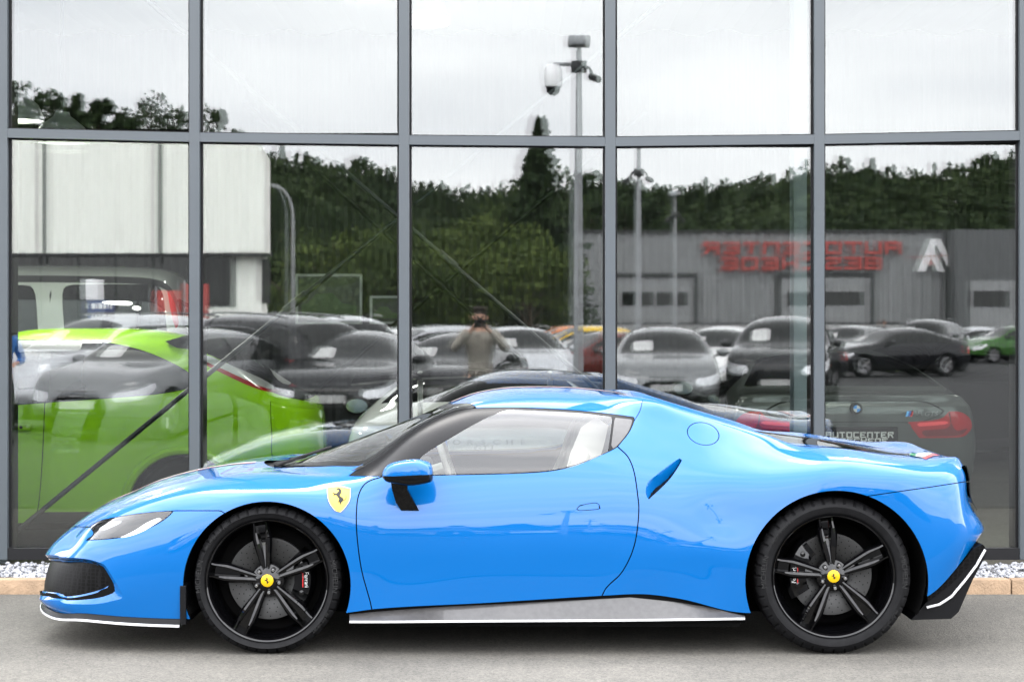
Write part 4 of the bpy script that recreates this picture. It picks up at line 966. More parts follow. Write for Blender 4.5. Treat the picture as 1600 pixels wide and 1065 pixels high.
def make_car(name, sp, m_, label, cat, loc, rz, group=None, extra=None, detail=True):
    SHL, top, sh = car_shell(sp, (loc[0], loc[1], loc[2]), rz, sp.get('step', .06), sp.get('nv', 6)); L, W = sp['L'], sp['W']
    root = empty(name, loc, rz, label, cat, group); P = SHL.piece; wr = sp.get('wr', .33); fx, rx = sp['wheels']; fx -= L / 2; rx -= L / 2
    for cx in (fx, rx): P = P.clip(np.where(P.A[:, 9] < 3.15, np.hypot(P.A[:, 0] - cx, P.A[:, 2] - wr) - wr * 1.10, 9.))
    skin = P.offset(-.012)
    def hgt(A): return np.array([top(min(max(x + L / 2, 0), L)) - sh(min(max(x + L / 2, 0), L)) for x in A[:, 0]])
    parts = []
    if extra: P = extra(SHL, P, root, m_, parts)
    if sp.get('windows', True):
        lo, hi = sp.get('win_x', (0, L))
        g = lambda A: np.maximum.reduce([(3.12 - A[:, 9]), (A[:, 9] - sp.get('win_v', 4.72)), (.17 - hgt(A)) * 3, (lo - L / 2 - A[:, 0]) * 3, (A[:, 0] - hi + L / 2) * 3])
        win, P = P.split(g)
        for p_ in sp.get('pillars', ()):
            gp_ = lambda A, p_=p_: np.abs(A[:, 0] - p_[0] + L / 2) - p_[1]
            pil, win = win.split(gp_, .0); parts.append((pil.both(), 'window_pillar', M['plastic']))
        parts.append((win.both(), 'side_window', M['car_dark_glass']))
    for nm, (a, b) in (('windscreen', sp['ws']), ('rear_window', sp['rw_x'])):
        g = lambda A, a=a, b=b: np.maximum.reduce([(a - L / 2 - A[:, 0]), (A[:, 0] - b + L / 2), (5.12 - A[:, 9]) * .4])
        w_, P = P.split(g, .002); parts.append((w_.both(), nm, M['car_dark_glass']))
        if nm == 'windscreen' and sp.get('sheet', True):
            q_f = lambda A, a=a: np.maximum.reduce([np.abs(A[:, 0] - (a + .30 - L / 2)) - .15, np.abs(-A[:, 1] - .40 * W) - .17])
            sh_, _ = w_.split(q_f); parts.append((sh_.offset(.004), 'price_sheet', M['white']))
    hx, hv, hw = sp.get('head', (.50, (2.0, 2.85), .52)); h_f = lambda A: np.maximum.reduce([A[:, 0] + L / 2 - hx, (hv[0] - A[:, 9]) * .25 + np.maximum(0, A[:, 0] + L / 2 - .2) * .4, (A[:, 9] - hv[1]) * .25, hw * W + A[:, 1]])
    a_, P = P.split(h_f, .003); parts.append((a_.both(), 'headlamp', M['lamp_white']))
    tx, tv, tw = sp.get('tail', (.35, (2.0, 2.9), .55)); t_f = lambda A: np.maximum.reduce([L / 2 - tx - A[:, 0], (tv[0] - A[:, 9]) * .25, (A[:, 9] - tv[1]) * .25, tw * W + A[:, 1]])
    a_, P = P.split(t_f, .003); parts.append((a_.both(), 'tail_lamp', M['lamp_red']))
    g_f = lambda A: np.maximum.reduce([A[:, 0] + L / 2 - .25, (sp.get('gv', (.6, 2.5))[0] - A[:, 9]) * .2, (A[:, 9] - sp.get('gv', (.6, 2.5))[1]) * .2, -A[:, 1] - sp.get('gw', .45) * W])
    a_, P = P.split(g_f, .0); gr_ = a_.both().offset(-.012).build('grille', M['plastic'], root)
    if gr_ is not None:
        mb = MB(); x_ = -L / 2 - .012
        for k in range(5): z_ = .36 + .07 * k; mb.box(x_, x_ + .02, -.32 * W, .32 * W, z_, z_ + .014)
        mb.build('grille_bars', M['chrome'], gr_)
    low_f = lambda A: (A[:, 9] - sp.get('low', .55))
    lo_, P = P.split(low_f, 0); parts.append((lo_.both(), 'lower_trim', M['plastic']))
    P.both().build('body', m_, root)
    for pc, nm, mm in parts: pc.build(nm, mm, root)
    skin.clip(np.where(skin.A[:, 9] > 3.05, -1., 1.)).both().build('inner_skin', M['matt_black'], root)
    mb = MB(); mb.box(-L / 2 + .25, L / 2 - .25, -W * .62, W * .62, .17, .5); mb.build('floor_pan', M['matt_black'], root)
    for cx in (fx, rx):
        for sy in (-1, 1): simple_wheel(root, cx, sy * (W * .965 - .0), wr, sp.get('alloy', 'alloy'), sy)
    zm = sh(sp['ws'][0] + .35) + .02; xm = sp['ws'][0] + .42 - L / 2
    for sy in (-1, 1):
        mb = MB(); mb.lathe([(.001, -.05), (.06, -.045), (.088, -.01), (.09, .04), (.07, .06), (.001, .06)], 14, 'x', (0, 0, 0))
        mb.v = [(xm + x * 1.0, sy * (W + .10) + y * 1.25, zm + .07 + z * .8) for x, y, z in mb.v]; mb.tube([(xm, sy * W * .90, zm + .0), (xm, sy * (W + .04), zm + .04)], .02, 6)
        mr = mb.build('door_mirror', m_ if sp.get('mirror_col', True) else M['plastic'], root, True, 50)
        mb = MB(); vs = [(xm + .0605, sy * (W + .10) + .085 * math.cos(k * .524), zm + .07 + .055 * math.sin(k * .524)) for k in range(12)]; mb.add(vs, [tuple(range(12))]); mb.build('mirror_glass', M['chrome'], mr)
    if sp.get('plate', True):
        mb = MB(); mb.box(-L / 2 - .02, -L / 2 - .008, -.26, .26, .42, .53); mb.build('number_plate', M['white'], root)
    if sp.get('rails'):
        for sy in (-1, 1):
            mb = MB(); a, b = sp['rails']; pts = [(x - L / 2, sy * W * sp.get('rw', .62) * .98, top(x) + .012) for x in np.linspace(a, b, 7)]; mb.tube(pts, .016, 6); mb.build('roof_rail', M['alloy'], root, True)
    return root
SPEC = {}
SPEC['wagon'] = dict(L=4.7, W=.91, top=[(0, .70), (.15, .80), (.6, .92), (1.25, 1.02), (2.05, 1.42), (2.7, 1.475), (3.6, 1.45), (4.3, 1.32), (4.6, 1.02), (4.7, .92)], sh=[(0, .64), (.5, .80), (1.3, .93), (3.5, .98), (4.7, .90)], wheels=(.88, 3.72), wr=.335, ws=(1.22, 2.02), rw_x=(4.2, 4.62), win_x=(1.5, 4.25), pillars=((2.75, .045), (3.55, .045)), rw=.66, rails=(2.3, 4.0))
SPEC['sedan'] = dict(L=4.75, W=.92, top=[(0, .66), (.15, .76), (.6, .88), (1.3, .98), (2.15, 1.36), (2.75, 1.42), (3.3, 1.39), (4.0, 1.12), (4.55, 1.05), (4.75, .96)], sh=[(0, .60), (.5, .76), (1.3, .89), (3.5, .95), (4.75, .88)], wheels=(.86, 3.70), wr=.335, ws=(1.28, 2.12), rw_x=(3.36, 4.0), win_x=(1.6, 3.9), pillars=((2.75, .045),), rw=.60)
SPEC['suv'] = dict(L=4.65, W=.94, top=[(0, .84), (.15, .96), (.6, 1.07), (1.2, 1.15), (1.9, 1.60), (2.6, 1.68), (3.6, 1.65), (4.3, 1.50), (4.55, 1.15), (4.65, 1.0)], sh=[(0, .78), (.5, .95), (1.3, 1.06), (3.5, 1.10), (4.65, 1.0)], wheels=(.85, 3.65), wr=.37, zr=.30, ws=(1.18, 1.88), rw_x=(4.2, 4.55), win_x=(1.4, 4.2), pillars=((2.6, .045), (3.5, .045)), rw=.68, rails=(2.2, 4.0))
SPEC['hatch'] = dict(L=4.2, W=.89, top=[(0, .70), (.15, .80), (.5, .92), (1.05, 1.02), (1.85, 1.42), (2.4, 1.48), (3.3, 1.44), (3.85, 1.25), (4.1, .98), (4.2, .88)], sh=[(0, .64), (.5, .81), (1.1, .92), (3.3, .97), (4.2, .86)], wheels=(.82, 3.40), wr=.32, ws=(1.03, 1.82), rw_x=(3.5, 4.08), win_x=(1.25, 3.75), pillars=((2.45, .045),), rw=.64)
SPEC['coupe'] = dict(L=4.55, W=.93, top=[(0, .62), (.15, .72), (.6, .84), (1.4, .95), (2.25, 1.32), (2.75, 1.375), (3.2, 1.34), (4.0, 1.05), (4.4, 1.0), (4.55, .9)], sh=[(0, .56), (.5, .72), (1.3, .85), (3.5, .93), (4.55, .85)], wheels=(.86, 3.62), wr=.335, ws=(1.38, 2.22), rw_x=(3.26, 3.95), win_x=(1.7, 3.6), rw=.58)
# ------------------------------------------------------------------ cars inside the showroom
# lime green hot hatch, side on, nose to the left
M['lime'] = paint('lime_paint', (.26, .52, .008)); 
GY, GW = 13.2, .92
def gx(px): return wx(px, GY)
GL = 4.40; g_tail = gx(496); gcx = g_tail - GL / 2; GYC = GY + GW
SPEC['hot'] = dict(sheet=False, L=GL, W=GW, top=[(0, .72), (.15, .82), (.5, .94), (1.05, 1.04), (1.9, 1.44), (2.45, 1.535), (3.0, 1.535), (3.45, 1.47), (3.72, 1.39), (3.95, 1.20), (4.2, 1.075), (4.34, 1.045), (4.40, .97)],
    sh=[(0, .66), (.5, .83), (1.1, .95), (2.6, 1.015), (3.4, 1.07), (4.0, 1.03), (4.4, .95)], wheels=(.86, (gx(287) - g_tail) + GL), wr=.335, ws=(1.03, 1.86), rw_x=(3.62, 4.26), windows=False, rw=.66, step=.035, nv=9, alloy='plastic', low=.35, plate=False,
    tail=(.02, (6.9, 7), .95), offt=[.03, .0, .0, .03, .05, .06, .07, .08])
def lime_extra(S_, P, root, m_, parts):
    G = lambda A: np.column_stack([A[:, 6], A[:, 7]])
    def ip(poly, n=4): Pp = rounded(poly, n); return lambda A: np.maximum(sdf(Pp, G(A)), np.where(A[:, 1] > .0, 50., -1e3))
    side = lambda fn: (lambda A: np.maximum(fn(A), (A[:, 9] - 5.35) * 40))
    band = [(-60, 640), (-60, 545), (-20, 533), (20, 531), (80, 531), (125, 531), (180, 537), (230, 550), (275, 570), (302, 587), (308, 596), (303, 603), (290, 608), (240, 616), (180, 621), (70, 629), (18, 633)]
    win, P = P.split(side(ip(band)), .4)
    pil, win = win.split(lambda A: np.maximum(np.abs(A[:, 6] - 69 - (A[:, 7] - 580) * -.04) - 9, -1e3))
    pil2, win = win.split(lambda A: np.where(A[:, 9] > 4.68, -1., 1.) * np.where(A[:, 6] < 130, 1, -1))
    parts += [(win.both(), 'side_window', M['car_dark_glass']), (pil.both(), 'window_pillar', M['plastic']), (pil2.both(), 'roof_drip', M['plastic'])]
    lamp_w = [(318, 556), (330, 557), (365, 572), (400, 587), (421, 598), (430, 606), (420, 607), (395, 598), (350, 577), (318, 563)]
    lamp_r = [(318, 562), (350, 577), (395, 598), (420, 607), (438, 608), (441, 611.5), (420, 612), (390, 603), (345, 582), (318, 568)]
    a_, P = P.split(ip(lamp_w, 3)); parts.append((a_.both(), 'tail_lamp', M['white']))
    a_, P = P.split(ip(lamp_r, 3)); parts.append((a_.both(), 'brake_lamp', M['lamp_red']))
    hb = [(436, 612), (425, 604), (400, 588), (380, 578), (420, 560), (520, 560), (520, 616), (480, 617)]
    door = [(79, 540), (79, 540), (73, 600), (70, 632), (66, 720), (60, 790), (52, 808), (38, 816), (18, 821), (-80, 830), (-80, 830), (-80, 500), (-80, 500)]
    d_, P = P.split(lambda A: np.maximum(ip(door, 4)(A), (A[:, 9] - 3.6) * 40), .7); dd = d_.build('door', m_, root)
    bl = [(520, 600), (430, 604), (423, 625), (425, 680), (433, 721), (520, 721)]
    b_, P = P.split(lambda A: np.maximum(ip(bl, 3)(A), (A[:, 9] - 3.7) * 40), .5); b_.both().build('rear_bumper', m_, root)
    return P
lime = make_car('hatchback', SPEC['hot'], M['lime'], 'lime green hatchback with black roof spoiler parked behind the left panes', 'car', (gcx, GYC, FLZ), 0, extra=lime_extra)
def gl(px, py, w=GW): Y = GYC - w; return ((px - 800) * Y / F_PX - gcx, -w, EYE - (py - HZ) * Y / F_PX - FLZ)
mb = MB()                                                      # roof spoiler
pf = [(258, 533), (300, 521), (345, 519), (392, 524), (352, 541), (303, 557), (290, 551)]
pts = [gl(x, y, .62) for x, y in pf]; mb.prism([(p[0], p[2]) for p in pts], -.62, .62); mb.build('roof_spoiler', M['black_gloss'], lime)
mb = MB(); a, b = gl(19, 667), gl(49, 667); mb.box(a[0], b[0], -.955, -.915, a[2] - .022, a[2] + .022, .012); h_ = mb.build('door_handle', M['lime'], lime, True); mb = MB(); mb.disc(.011, -.956, 12, 'y', (b[0] - .06, 0, a[2])); mb.build('key_lock', M['gasket'], h_)
mb = MB()                                                      # flared arch lip
c = (gx(287) - gcx, .335); pr = []
for k in range(31):
    an = R(-12 + 204 * k / 30); pr.append((c[0] + .395 * math.cos(an), -.93, c[1] + .395 * math.sin(an)))
mb.tube(pr, .03, 8); mb.build('arch_flare', M['lime'], lime, True)

# grey van behind the hatchback
M['van_grey'] = paint('van_paint', (.21, .22, .205))
VY = 16.4; VW = .97; VYC = VY + VW; VL = 4.9; v_tail = wx(306, VY); vcx = v_tail - VL / 2
SPEC['van'] = dict(sheet=False, L=VL, W=VW, top=[(0, .95), (.2, 1.10), (.7, 1.22), (1.0, 1.35), (1.6, 1.9), (2.1, 2.05), (3.0, 2.08), (4.4, 2.06), (4.7, 1.98), (4.83, 1.5), (4.9, 1.0)], sh=[(0, .9), (.7, 1.12), (1.5, 1.22), (4.7, 1.24), (4.9, .95)], wheels=(.95, 3.95), wr=.35, zr=.3, ws=(.98, 1.62), rw_x=(4.68, 4.86), windows=False, rw=.80, offt=[.03, .0, .0, .02, .04, .07, .10, .12], tail=(.03, (6.8, 6.9), .95))
def van_extra(S_, P, root, m_, parts):
    def ip(poly, n=4): Pp = rounded(poly, n); return lambda A: np.maximum.reduce([sdf(Pp, PX(A)), np.where(A[:, 1] > 0, 50., -1e3), (A[:, 9] - 5.3) * 40])
    for poly in ([(-70, 540), (-70, 540), (-70, 452), (-40, 446), (40, 446), (52, 452), (56, 470), (60, 540), (60, 540)], [(103, 540), (103, 540), (98, 470), (100, 452), (114, 445), (236, 445), (250, 451), (256, 470), (262, 540), (262, 540)]):
        a_, P = P.split(ip(poly), .5); parts.append((a_.both(), 'side_window', M['car_dark_glass']))
    a_, P = P.split(ip([(60, 437), (60, 437), (72, 440), (80, 452), (83, 540), (80, 540), (77, 455), (70, 443)], 3)); parts.append((a_.both(), 'door_seam', M['plastic']))
    a_, P = P.split(lambda A: np.maximum((5.0 - A[:, 9]) , np.abs(A[:, 9] - 5.2) - .16)); parts.append((a_.both(), 'roof_gutter', M['plastic']))
    a_, P = P.split(ip([(261, 450), (268, 450), (281, 510), (272, 510)], 2)); parts.append((a_.both(), 'tail_lamp', M['lamp_red']))
    return P
van = make_car('van', SPEC['van'], M['van_grey'], 'grey van with dark windows standing behind the green hatchback', 'van', (vcx, VYC, FLZ), 0, extra=van_extra)

# dark grey coupe seen from behind at the right
M['dark_grey'] = paint('dark_grey_paint', (.060, .066, .063), .25, .28)
BY = 14.95; bx = wx(1338, BY)
SPEC['coupe_rear'] = dict(sheet=False, plan_t=[(0, 0), (.008, .40), (.024, .70), (.05, .86), (.10, .955), (.25, .99), (.55, 1.0)], L=4.65, W=.96, top=[(0, .62), (.15, .72), (.6, .86), (1.4, .98), (2.25, 1.33), (2.8, 1.385), (3.2, 1.35), (3.9, 1.14), (4.25, 1.03), (4.6, 1.035), (4.65, .99)], sh=[(0, .56), (.5, .74), (1.3, .87), (3.4, .97), (4.65, .93)], wheels=(.85, 3.66), wr=.34, ws=(1.38, 2.22), rw_x=(3.3, 4.02), win_x=(1.7, 3.75), rw=.60, step=.04, nv=9, offt=[.10, .03, .0, .0, .02, .02, .015, .01], tail=(.03, (6.8, 6.9), .95))
def m_extra(S_, P, root, m_, parts):
    tailf = lambda A: np.where(A[:, 0] < 1.9, 50., 0.)
    def ip(poly, n=3): Pp = rounded(poly, n); return lambda A: sdf(Pp, PX(A)) + tailf(A)
    def ip2(poly, n=3):
        Pp = rounded(poly, n); return lambda A: np.minimum(sdf(Pp, PX(A)), sdf(Pp, np.column_stack([2 * 1338 - A[:, 6], A[:, 7]]))) + tailf(A)
    lm = [(1421, 659), (1421, 659), (1452, 657), (1474, 654), (1483, 648), (1487, 643), (1487, 643), (1505, 643), (1520, 650), (1528, 664), (1519, 677), (1503, 683), (1440, 684), (1440, 684)]
    near = ip2(lm)
    fp = S_.fine(4.65 - .42, 4.65, .8, 4.2, 6)
    a_, _ = fp.split(near); tl = a_.offset(.004).both().build('tail_lamp', M['lamp_red'], root)
    for nm, mm, poly, d_ in (('light_bar', M['bar_red'], [(1432, 660.5), (1452, 659.5), (1480, 657.5), (1486, 651), (1490, 651), (1489, 662), (1460, 664.5), (1436, 666)], .006), ('smoked_lens', M['lamp_dark'], [(1441, 672), (1488, 669), (1492, 655), (1497, 655), (1497, 674), (1521, 668), (1512, 677), (1500, 680.5), (1446, 681.5)], .006), ('lens_divider', M['plastic'], [(1486, 644), (1489, 644), (1491, 660), (1488, 683), (1485, 683), (1488, 660)], .008)):
        b_, _ = fp.split(ip2(poly, 1)); b_.offset(d_).both().build(nm, mm, tl)
    lid = [(1484, 626), (1484, 626), (1482, 645), (1474, 652), (1418, 657), (1300, 659), (1192, 657), (1192, 626), (1192, 626)]
    a_, P = P.split(ip2(lid, 2), .6); parts.append((a_.both(), 'boot_lid', m_))
    rec = [(1250, 661), (1412, 661), (1428, 700), (1426, 706), (1250, 706)]
    return P
M['bar_red'] = mat('bright_red_lens', (.75, .05, .06), .15, 0, .4); M['lamp_dark'] = mat('smoked_red_lens', (.12, .002, .004), .12, 0, .4)
coupe = make_car('coupe', SPEC['coupe_rear'], M['dark_grey'], 'dark grey coupe seen from behind with red tail lamps and a black showroom plate', 'car', (bx, BY + 4.65 / 2, FLZ), -math.pi / 2, extra=m_extra)
def bl(px, py, d=0.): return Vector((wx(px, BY - d) , BY - d, wz(py, BY - d)))
cp = bl(1338, 638, .0)
BTX = 4.65 / 2                                                 # local +x is the tail
def onrear(mb_, name, m_, par):                                # geometry given in world, moved to the car's frame
    o = mb_.build(name, m_, par); inv = coupe.matrix_basis.inverted() if False else (Matrix.Translation(coupe.location) @ Matrix.Rotation(-math.pi / 2, 4, 'Z')).inverted(); o.data.transform(inv); return o
mb = MB(); mb.lathe([(.001, -.012), (.041, -.012), (.043, -.006), (.043, .06)], 32, 'y', (cp.x, BY - .01, cp.z)); bd = onrear(mb, 'round_badge', M['ink'], coupe)
mb = MB(); mb.lathe([(.0415, -.0135), (.0435, -.0135), (.0435, -.01)], 32, 'y', (cp.x, BY - .01, cp.z)); onrear(mb, 'badge_ring', M['chrome'], bd)
M['badge_blue'] = mat('badge_blue', (.02, .22, .6), .3, 0, 1)
for k in range(4):
    vs = [(cp.x, BY - .0235, cp.z)] + [(cp.x + .026 * math.cos(R(90 * k + 15 * j)), BY - .0235, cp.z + .026 * math.sin(R(90 * k + 15 * j))) for j in range(7)]
    mb = MB(); mb.add(vs, [tuple(range(8))]); onrear(mb, 'badge_quarter', M['white'] if k % 2 == 0 else M['badge_blue'], bd)
def flat_text(s_, px, py, size, name, m_, par, Y, shear=0., sx=1.):
    vs, fs = text_geo(s_, size); c_ = Vector((wx(px, Y), Y, wz(py, Y))); mb = MB(); mb.add([(c_.x + x * sx + y * shear, Y, c_.z + y) for x, y, z in vs], fs); return mb
onrear(flat_text('M4', 1433, 645.5, .062, '', None, None, BY - .02, .25, 1.35), 'lettering', M['chrome'], coupe); onrear(flat_text('GTS', 1455, 646.5, .046, '', None, None, BY - .02, .25, 1.25), 'lettering', M['alloy'], coupe)
for k, cc in enumerate(((.1, .4, .8), (.02, .06, .3), (.7, .02, .02))):
    c0 = bl(1414 + 3.4 * k, 646); mb = MB(); mb.add([(c0.x, BY - .02, c0.z - .02), (c0.x + .016, BY - .02, c0.z - .02), (c0.x + .028, BY - .02, c0.z + .02), (c0.x + .012, BY - .02, c0.z + .02)], [(0, 1, 2, 3)]); onrear(mb, 'colour_bar', mat('bar_%d' % k, cc, .3), coupe)
a, b = bl(1265, 705), bl(1402, 666.5); mb = MB(); mb.box(2 * bx - b.x - .0, b.x, BY - .03, BY + .05, a.z, b.z, .006); pl = onrear(mb, 'number_plate', M['black_satin'], coupe)
mb = MB(); u0, u1 = bl(1289, 683), bl(1395, 674); block_word(mb, 'AUTOCENTER', u0.x, u1.x, u0.z, u1.z, BY - .034, BY - .0305, .0085); u0, u1 = bl(1300, 692.5), bl(1386, 683.8); block_word(mb, 'BESCHEDE', u0.x, u1.x, u0.z, u1.z, BY - .034, BY - .0305, .0085); onrear(mb, 'lettering', M['white'], pl)

# black coupe, side on, behind it
M['black_paint'] = paint('black_paint', (.014, .014, .015))
sp2 = dict(SPEC['coupe']); sp2['L'] = 4.6
make_car('coupe', sp2, M['black_paint'], 'black coupe standing at an angle behind the dark grey coupe', 'car', (wx(1290, 20.9) + 1.75, 22.35, FLZ), math.pi + R(40))

# white sports car with rear wing, seen through the blue car's windows
M['white_paint'] = paint('white_paint', (.62, .62, .61))
PY = 12.62; px0 = wx(757, PY)
SPEC['rear_engine'] = dict(sheet=False, L=4.5, W=.925, top=[(0, .58), (.15, .70), (.6, .80), (1.3, .90), (2.0, 1.22), (2.5, 1.285), (3.0, 1.24), (3.8, 1.03), (4.25, .92), (4.45, .86), (4.5, .80)], sh=[(0, .52), (.5, .76), (1.2, .82), (3.4, .90), (4.2, .86), (4.5, .78)], wheels=(.95, 3.40), wr=.345, ws=(1.25, 1.98), rw_x=(2.95, 3.75), win_x=(1.5, 3.5), rw=.56, step=.05, nv=8, offt=[.12, .03, .0, .03, .05, .06, .06, .06], tail=(.25, (2.45, 2.75), .12), mirror_col=False)
def p_extra(S_, P, root, m_, parts):
    a_, P = P.split(lambda A: np.maximum((5.0 - A[:, 9]), np.maximum(-1.1 + 4.5 / 2 - 2.25 + 1.0 - .9 + 0 * A[:, 0] - 9, np.abs(A[:, 0] - .25) - .62))); parts.append((a_.both(), 'roof', M['black_paint']))
    return P
wsc = make_car('sports_car', SPEC['rear_engine'], M['white_paint'], 'white winged sports car seen from behind through the side windows of the blue car', 'car', (px0, PY + 2.25, FLZ), -math.pi / 2, extra=p_extra)
def onw(mb_, name, m_, par): o = mb_.build(name, m_, par); o.data.transform((Matrix.Translation(wsc.location) @ Matrix.Rotation(-math.pi / 2, 4, 'Z')).inverted()); return o
def spaced(word, xa, xb, py, size, Y):
    mb = MB()
    for i, ch in enumerate(word):
        t_ = flat_text(ch, xa + (xb - xa) * i / (len(word) - 1), py, size, '', None, None, Y, 0, 1.5); mb.add(t_.v, t_.f)
    return mb
M['letter_grey'] = mat('grey_lettering', (.22, .22, .22), .4)
onw(spaced('PORSCHE', 693, 817, 691, .045, PY - .03), 'lettering', M['letter_grey'], wsc); onw(flat_text('GT3', 756, 700, .05, '', None, None, PY - .03, .2, 1.4), 'lettering', M['letter_grey'], wsc)
mb = MB(); wz_ = wz(590, 12.75)
vs, fs = [], []
for k in range(17):
    x = -.85 + 1.7 * k / 16; zz = wz_ - .05 * (x / .85) ** 2; 
    for (dy, dz) in ((-.02, .015), (.02, .0), (.20, .03), (.26, .055), (.20, .045), (.02, .02)): vs.append((px0 + x, 12.68 + dy, zz + dz))
for k in range(16):
    for j in range(6): fs.append((k * 6 + j, k * 6 + (j + 1) % 6, k * 6 + 6 + (j + 1) % 6, k * 6 + 6 + j))
fs += [tuple(range(6)), tuple(16 * 6 + j for j in range(6))]; mb.add(vs, fs)
wg = onw(mb, 'rear_wing', M['black_gloss'], wsc)
for sx_ in (-.42, .42):
    mb = MB(); mb.tube([(px0 + sx_, 12.86, wz_ + .03), (px0 + sx_, 12.92, wz_ - .02), (px0 + sx_, 12.9, .80)], .018, 8); onw(mb, 'wing_strut', M['cabin_light'], wg)

# ------------------------------------------------------------------ people
def _skin(name, chains, m_, parent, sub=2, root_i=0):
    """chains: list of [(point, radius), ...]; the first point of a chain snaps to an existing joint if it coincides"""
    vs, es, rs = [], [], []
    def vid(p, r):
        for i, v in enumerate(vs):
            if (Vector(v) - Vector(p)).length < 1e-5: return i
        vs.append(tuple(p)); rs.append(r if hasattr(r, '__len__') else (r, r)); return len(vs) - 1
    for ch in chains:
        ids = [vid(p, r) for p, r in ch]; es += list(zip(ids[:-1], ids[1:]))
    me = bpy.data.meshes.new(name); me.from_pydata(vs, es, []); o = bpy.data.objects.new(name, me); link(o, parent); me.materials.append(m_)
    md = o.modifiers.new('skin', 'SKIN'); md.use_smooth_shade = True
    for i, r in enumerate(rs): me.skin_vertices[0].data[i].radius = r
    me.skin_vertices[0].data[root_i].use_root = True
    s_ = o.modifiers.new('sub', 'SUBSURF'); s_.levels = s_.render_levels = sub
    return o
M['skin'] = mat('skin', (.52, .30, .21), .55, var=.08, vscale=12)
M['hair'] = mat('dark_hair', (.03, .02, .014), .6)
def person(name_label, loc, rz, cloth, trousers, hair, pose, sc=1., group=None):
    """standing figure facing local -y; pose gives elbow and hand positions and the feet"""
    o = empty('person', loc, rz, name_label, 'person', group); o.scale = (sc, sc, sc)
    V = Vector; pel, ch, nk = V((0, 0, .95)), V((0, 0, 1.30)), V((0, -.005, 1.49)); hd = V((0, -.02, 1.60)); top = V((0, -.01, 1.72))
    body = [[(pel, (.13, .10)), (V((0, 0, 1.12)), (.125, .095)), (ch, (.145, .105)), (V((0, 0, 1.43)), (.08, .07)), (nk, .052), (V((0, -.02, 1.545)), .058), (hd + V((0, 0, .03)), (.075, .09)), (top - V((0, 0, .05)), (.066, .08))]]
    cl, tr = [[(pel - V((0, 0, .10)), (.175, .135)), (pel + V((0, 0, .02)), (.17, .135)), (V((0, 0, 1.12)), (.155, .12)), (ch, (.175, .13)), (V((0, 0, 1.42)), (.10, .085)), (V((0, 0, 1.47)), .065)]], []
    for s_ in (-1, 1):
        sh_ = V((s_ * .19, .0, 1.41)); el, ha = V(pose['elbow'][s_]), V(pose['hand'][s_]); d = (ha - el).normalized(); wr = ha - d * .02
        body.append([(ch, (.145, .105)), (sh_, .058), (el, .042), (wr, .028), (ha + d * .035, (.038, .022))])
        side_ = V((1, 0, 0)) if abs(d.x) < .8 else V((0, 1, 0)); up_ = d.cross(side_).normalized(); side_ = up_.cross(d).normalized()
        for k in range(4):
            b_ = ha + d * .075 + side_ * (.012 * (k - 1.5) * 1.35); ln = (.062, .072, .068, .052)[k]
            body.append([(ha + d * .035, (.038, .022)), (b_, .0095), (b_ + d * ln * .55 - up_ * .010, .0088), (b_ + d * ln * .9 - up_ * .030, .0075)])
        tb = ha + d * .02 - side_ * s_ * .035; body.append([(ha + d * .035, (.038, .022)), (tb + d * .015, .0105), (tb + d * .045 - up_ * .012, .0085)])
        cl.append([(ch, (.175, .13)), (sh_, .078), (el, .058), (wr - d * .05, .044)])
        hp, kn, an = V((s_ * .095, 0, .90)), V(pose['knee'][s_]), V(pose['foot'][s_])
        body.append([(pel, (.13, .10)), (hp, .082), (kn, .058), (an, .04), (an + V((0, -.06, -.045)), (.04, .03)), (an + V((0, -.17, -.05)), (.042, .022))])
        tr.append([(pel, (.15, .12)), (hp, .098), (kn, .074), (an + V((0, 0, .02)), .058)])
    _skin('body', body, M['skin'], o); _skin('jacket', cl, cloth, o); _skin('trousers', [[(pel + V((0, 0, .06)), (.15, .118)), (pel, (.15, .12))]] + tr, trousers, o, root_i=1)
    hm = [[(hd + V((0, .025, .06)), (.082, .085)), (top + V((0, .01, -.035)), (.074, .085))], [(hd + V((0, .025, .06)), (.082, .085)), (hd + V((0, .055, -.02)), (.06, .04))]]
    _skin('hair', hm, hair, o)
    mb = MB()
    for s_ in (-1, 1):
        mb.tube([(s_ * .031, -.105, 1.635), (s_ * .031, -.112, 1.635)], .011, 8)
    mb.build('eyes', M['ink'], o); mb = MB(); mb.tube([(0, -.10, 1.64), (0, -.125, 1.60), (0, -.11, 1.592)], [.008, .015, .010], 8); mb.tube([(-.024, -.099, 1.563), (0, -.106, 1.561), (.024, -.099, 1.563)], .006, 6)
    for s_ in (-1, 1): mb.tube([(s_ * .082, -.005, 1.64), (s_ * .088, .005, 1.62), (s_ * .080, .0, 1.595)], [.012, .016, .008], 8)
    mb.build('face_features', M['skin'], o, True)
    for s_ in (-1, 1):
        f = V(pose['foot'][s_]); mb = MB(); mb.tube([f + V((0, .05, -.045)), f + V((0, -.02, -.04)), f + V((0, -.12, -.055)), f + V((0, -.20, -.065))], [.045, .052, .048, .028], 10); mb.v = [(x, y, max(z, .004)) for x, y, z in mb.v]; mb.build('shoe', M['plastic'], o, True)
    return o
stand = dict(knee={-1: (-.10, -.02, .50), 1: (.10, -.02, .50)}, foot={-1: (-.11, .02, .085), 1: (.11, .02, .085)})
M['beige'] = mat('beige_jacket', (.30, .275, .235), .85, var=.2, vscale=14); M['jeans'] = mat('dark_trousers', (.02, .022, .028), .8); M['tshirt'] = mat('blue_shirt', (.02, .13, .42), .8); M['grey_coat'] = mat('grey_coat', (.06, .06, .065), .8)
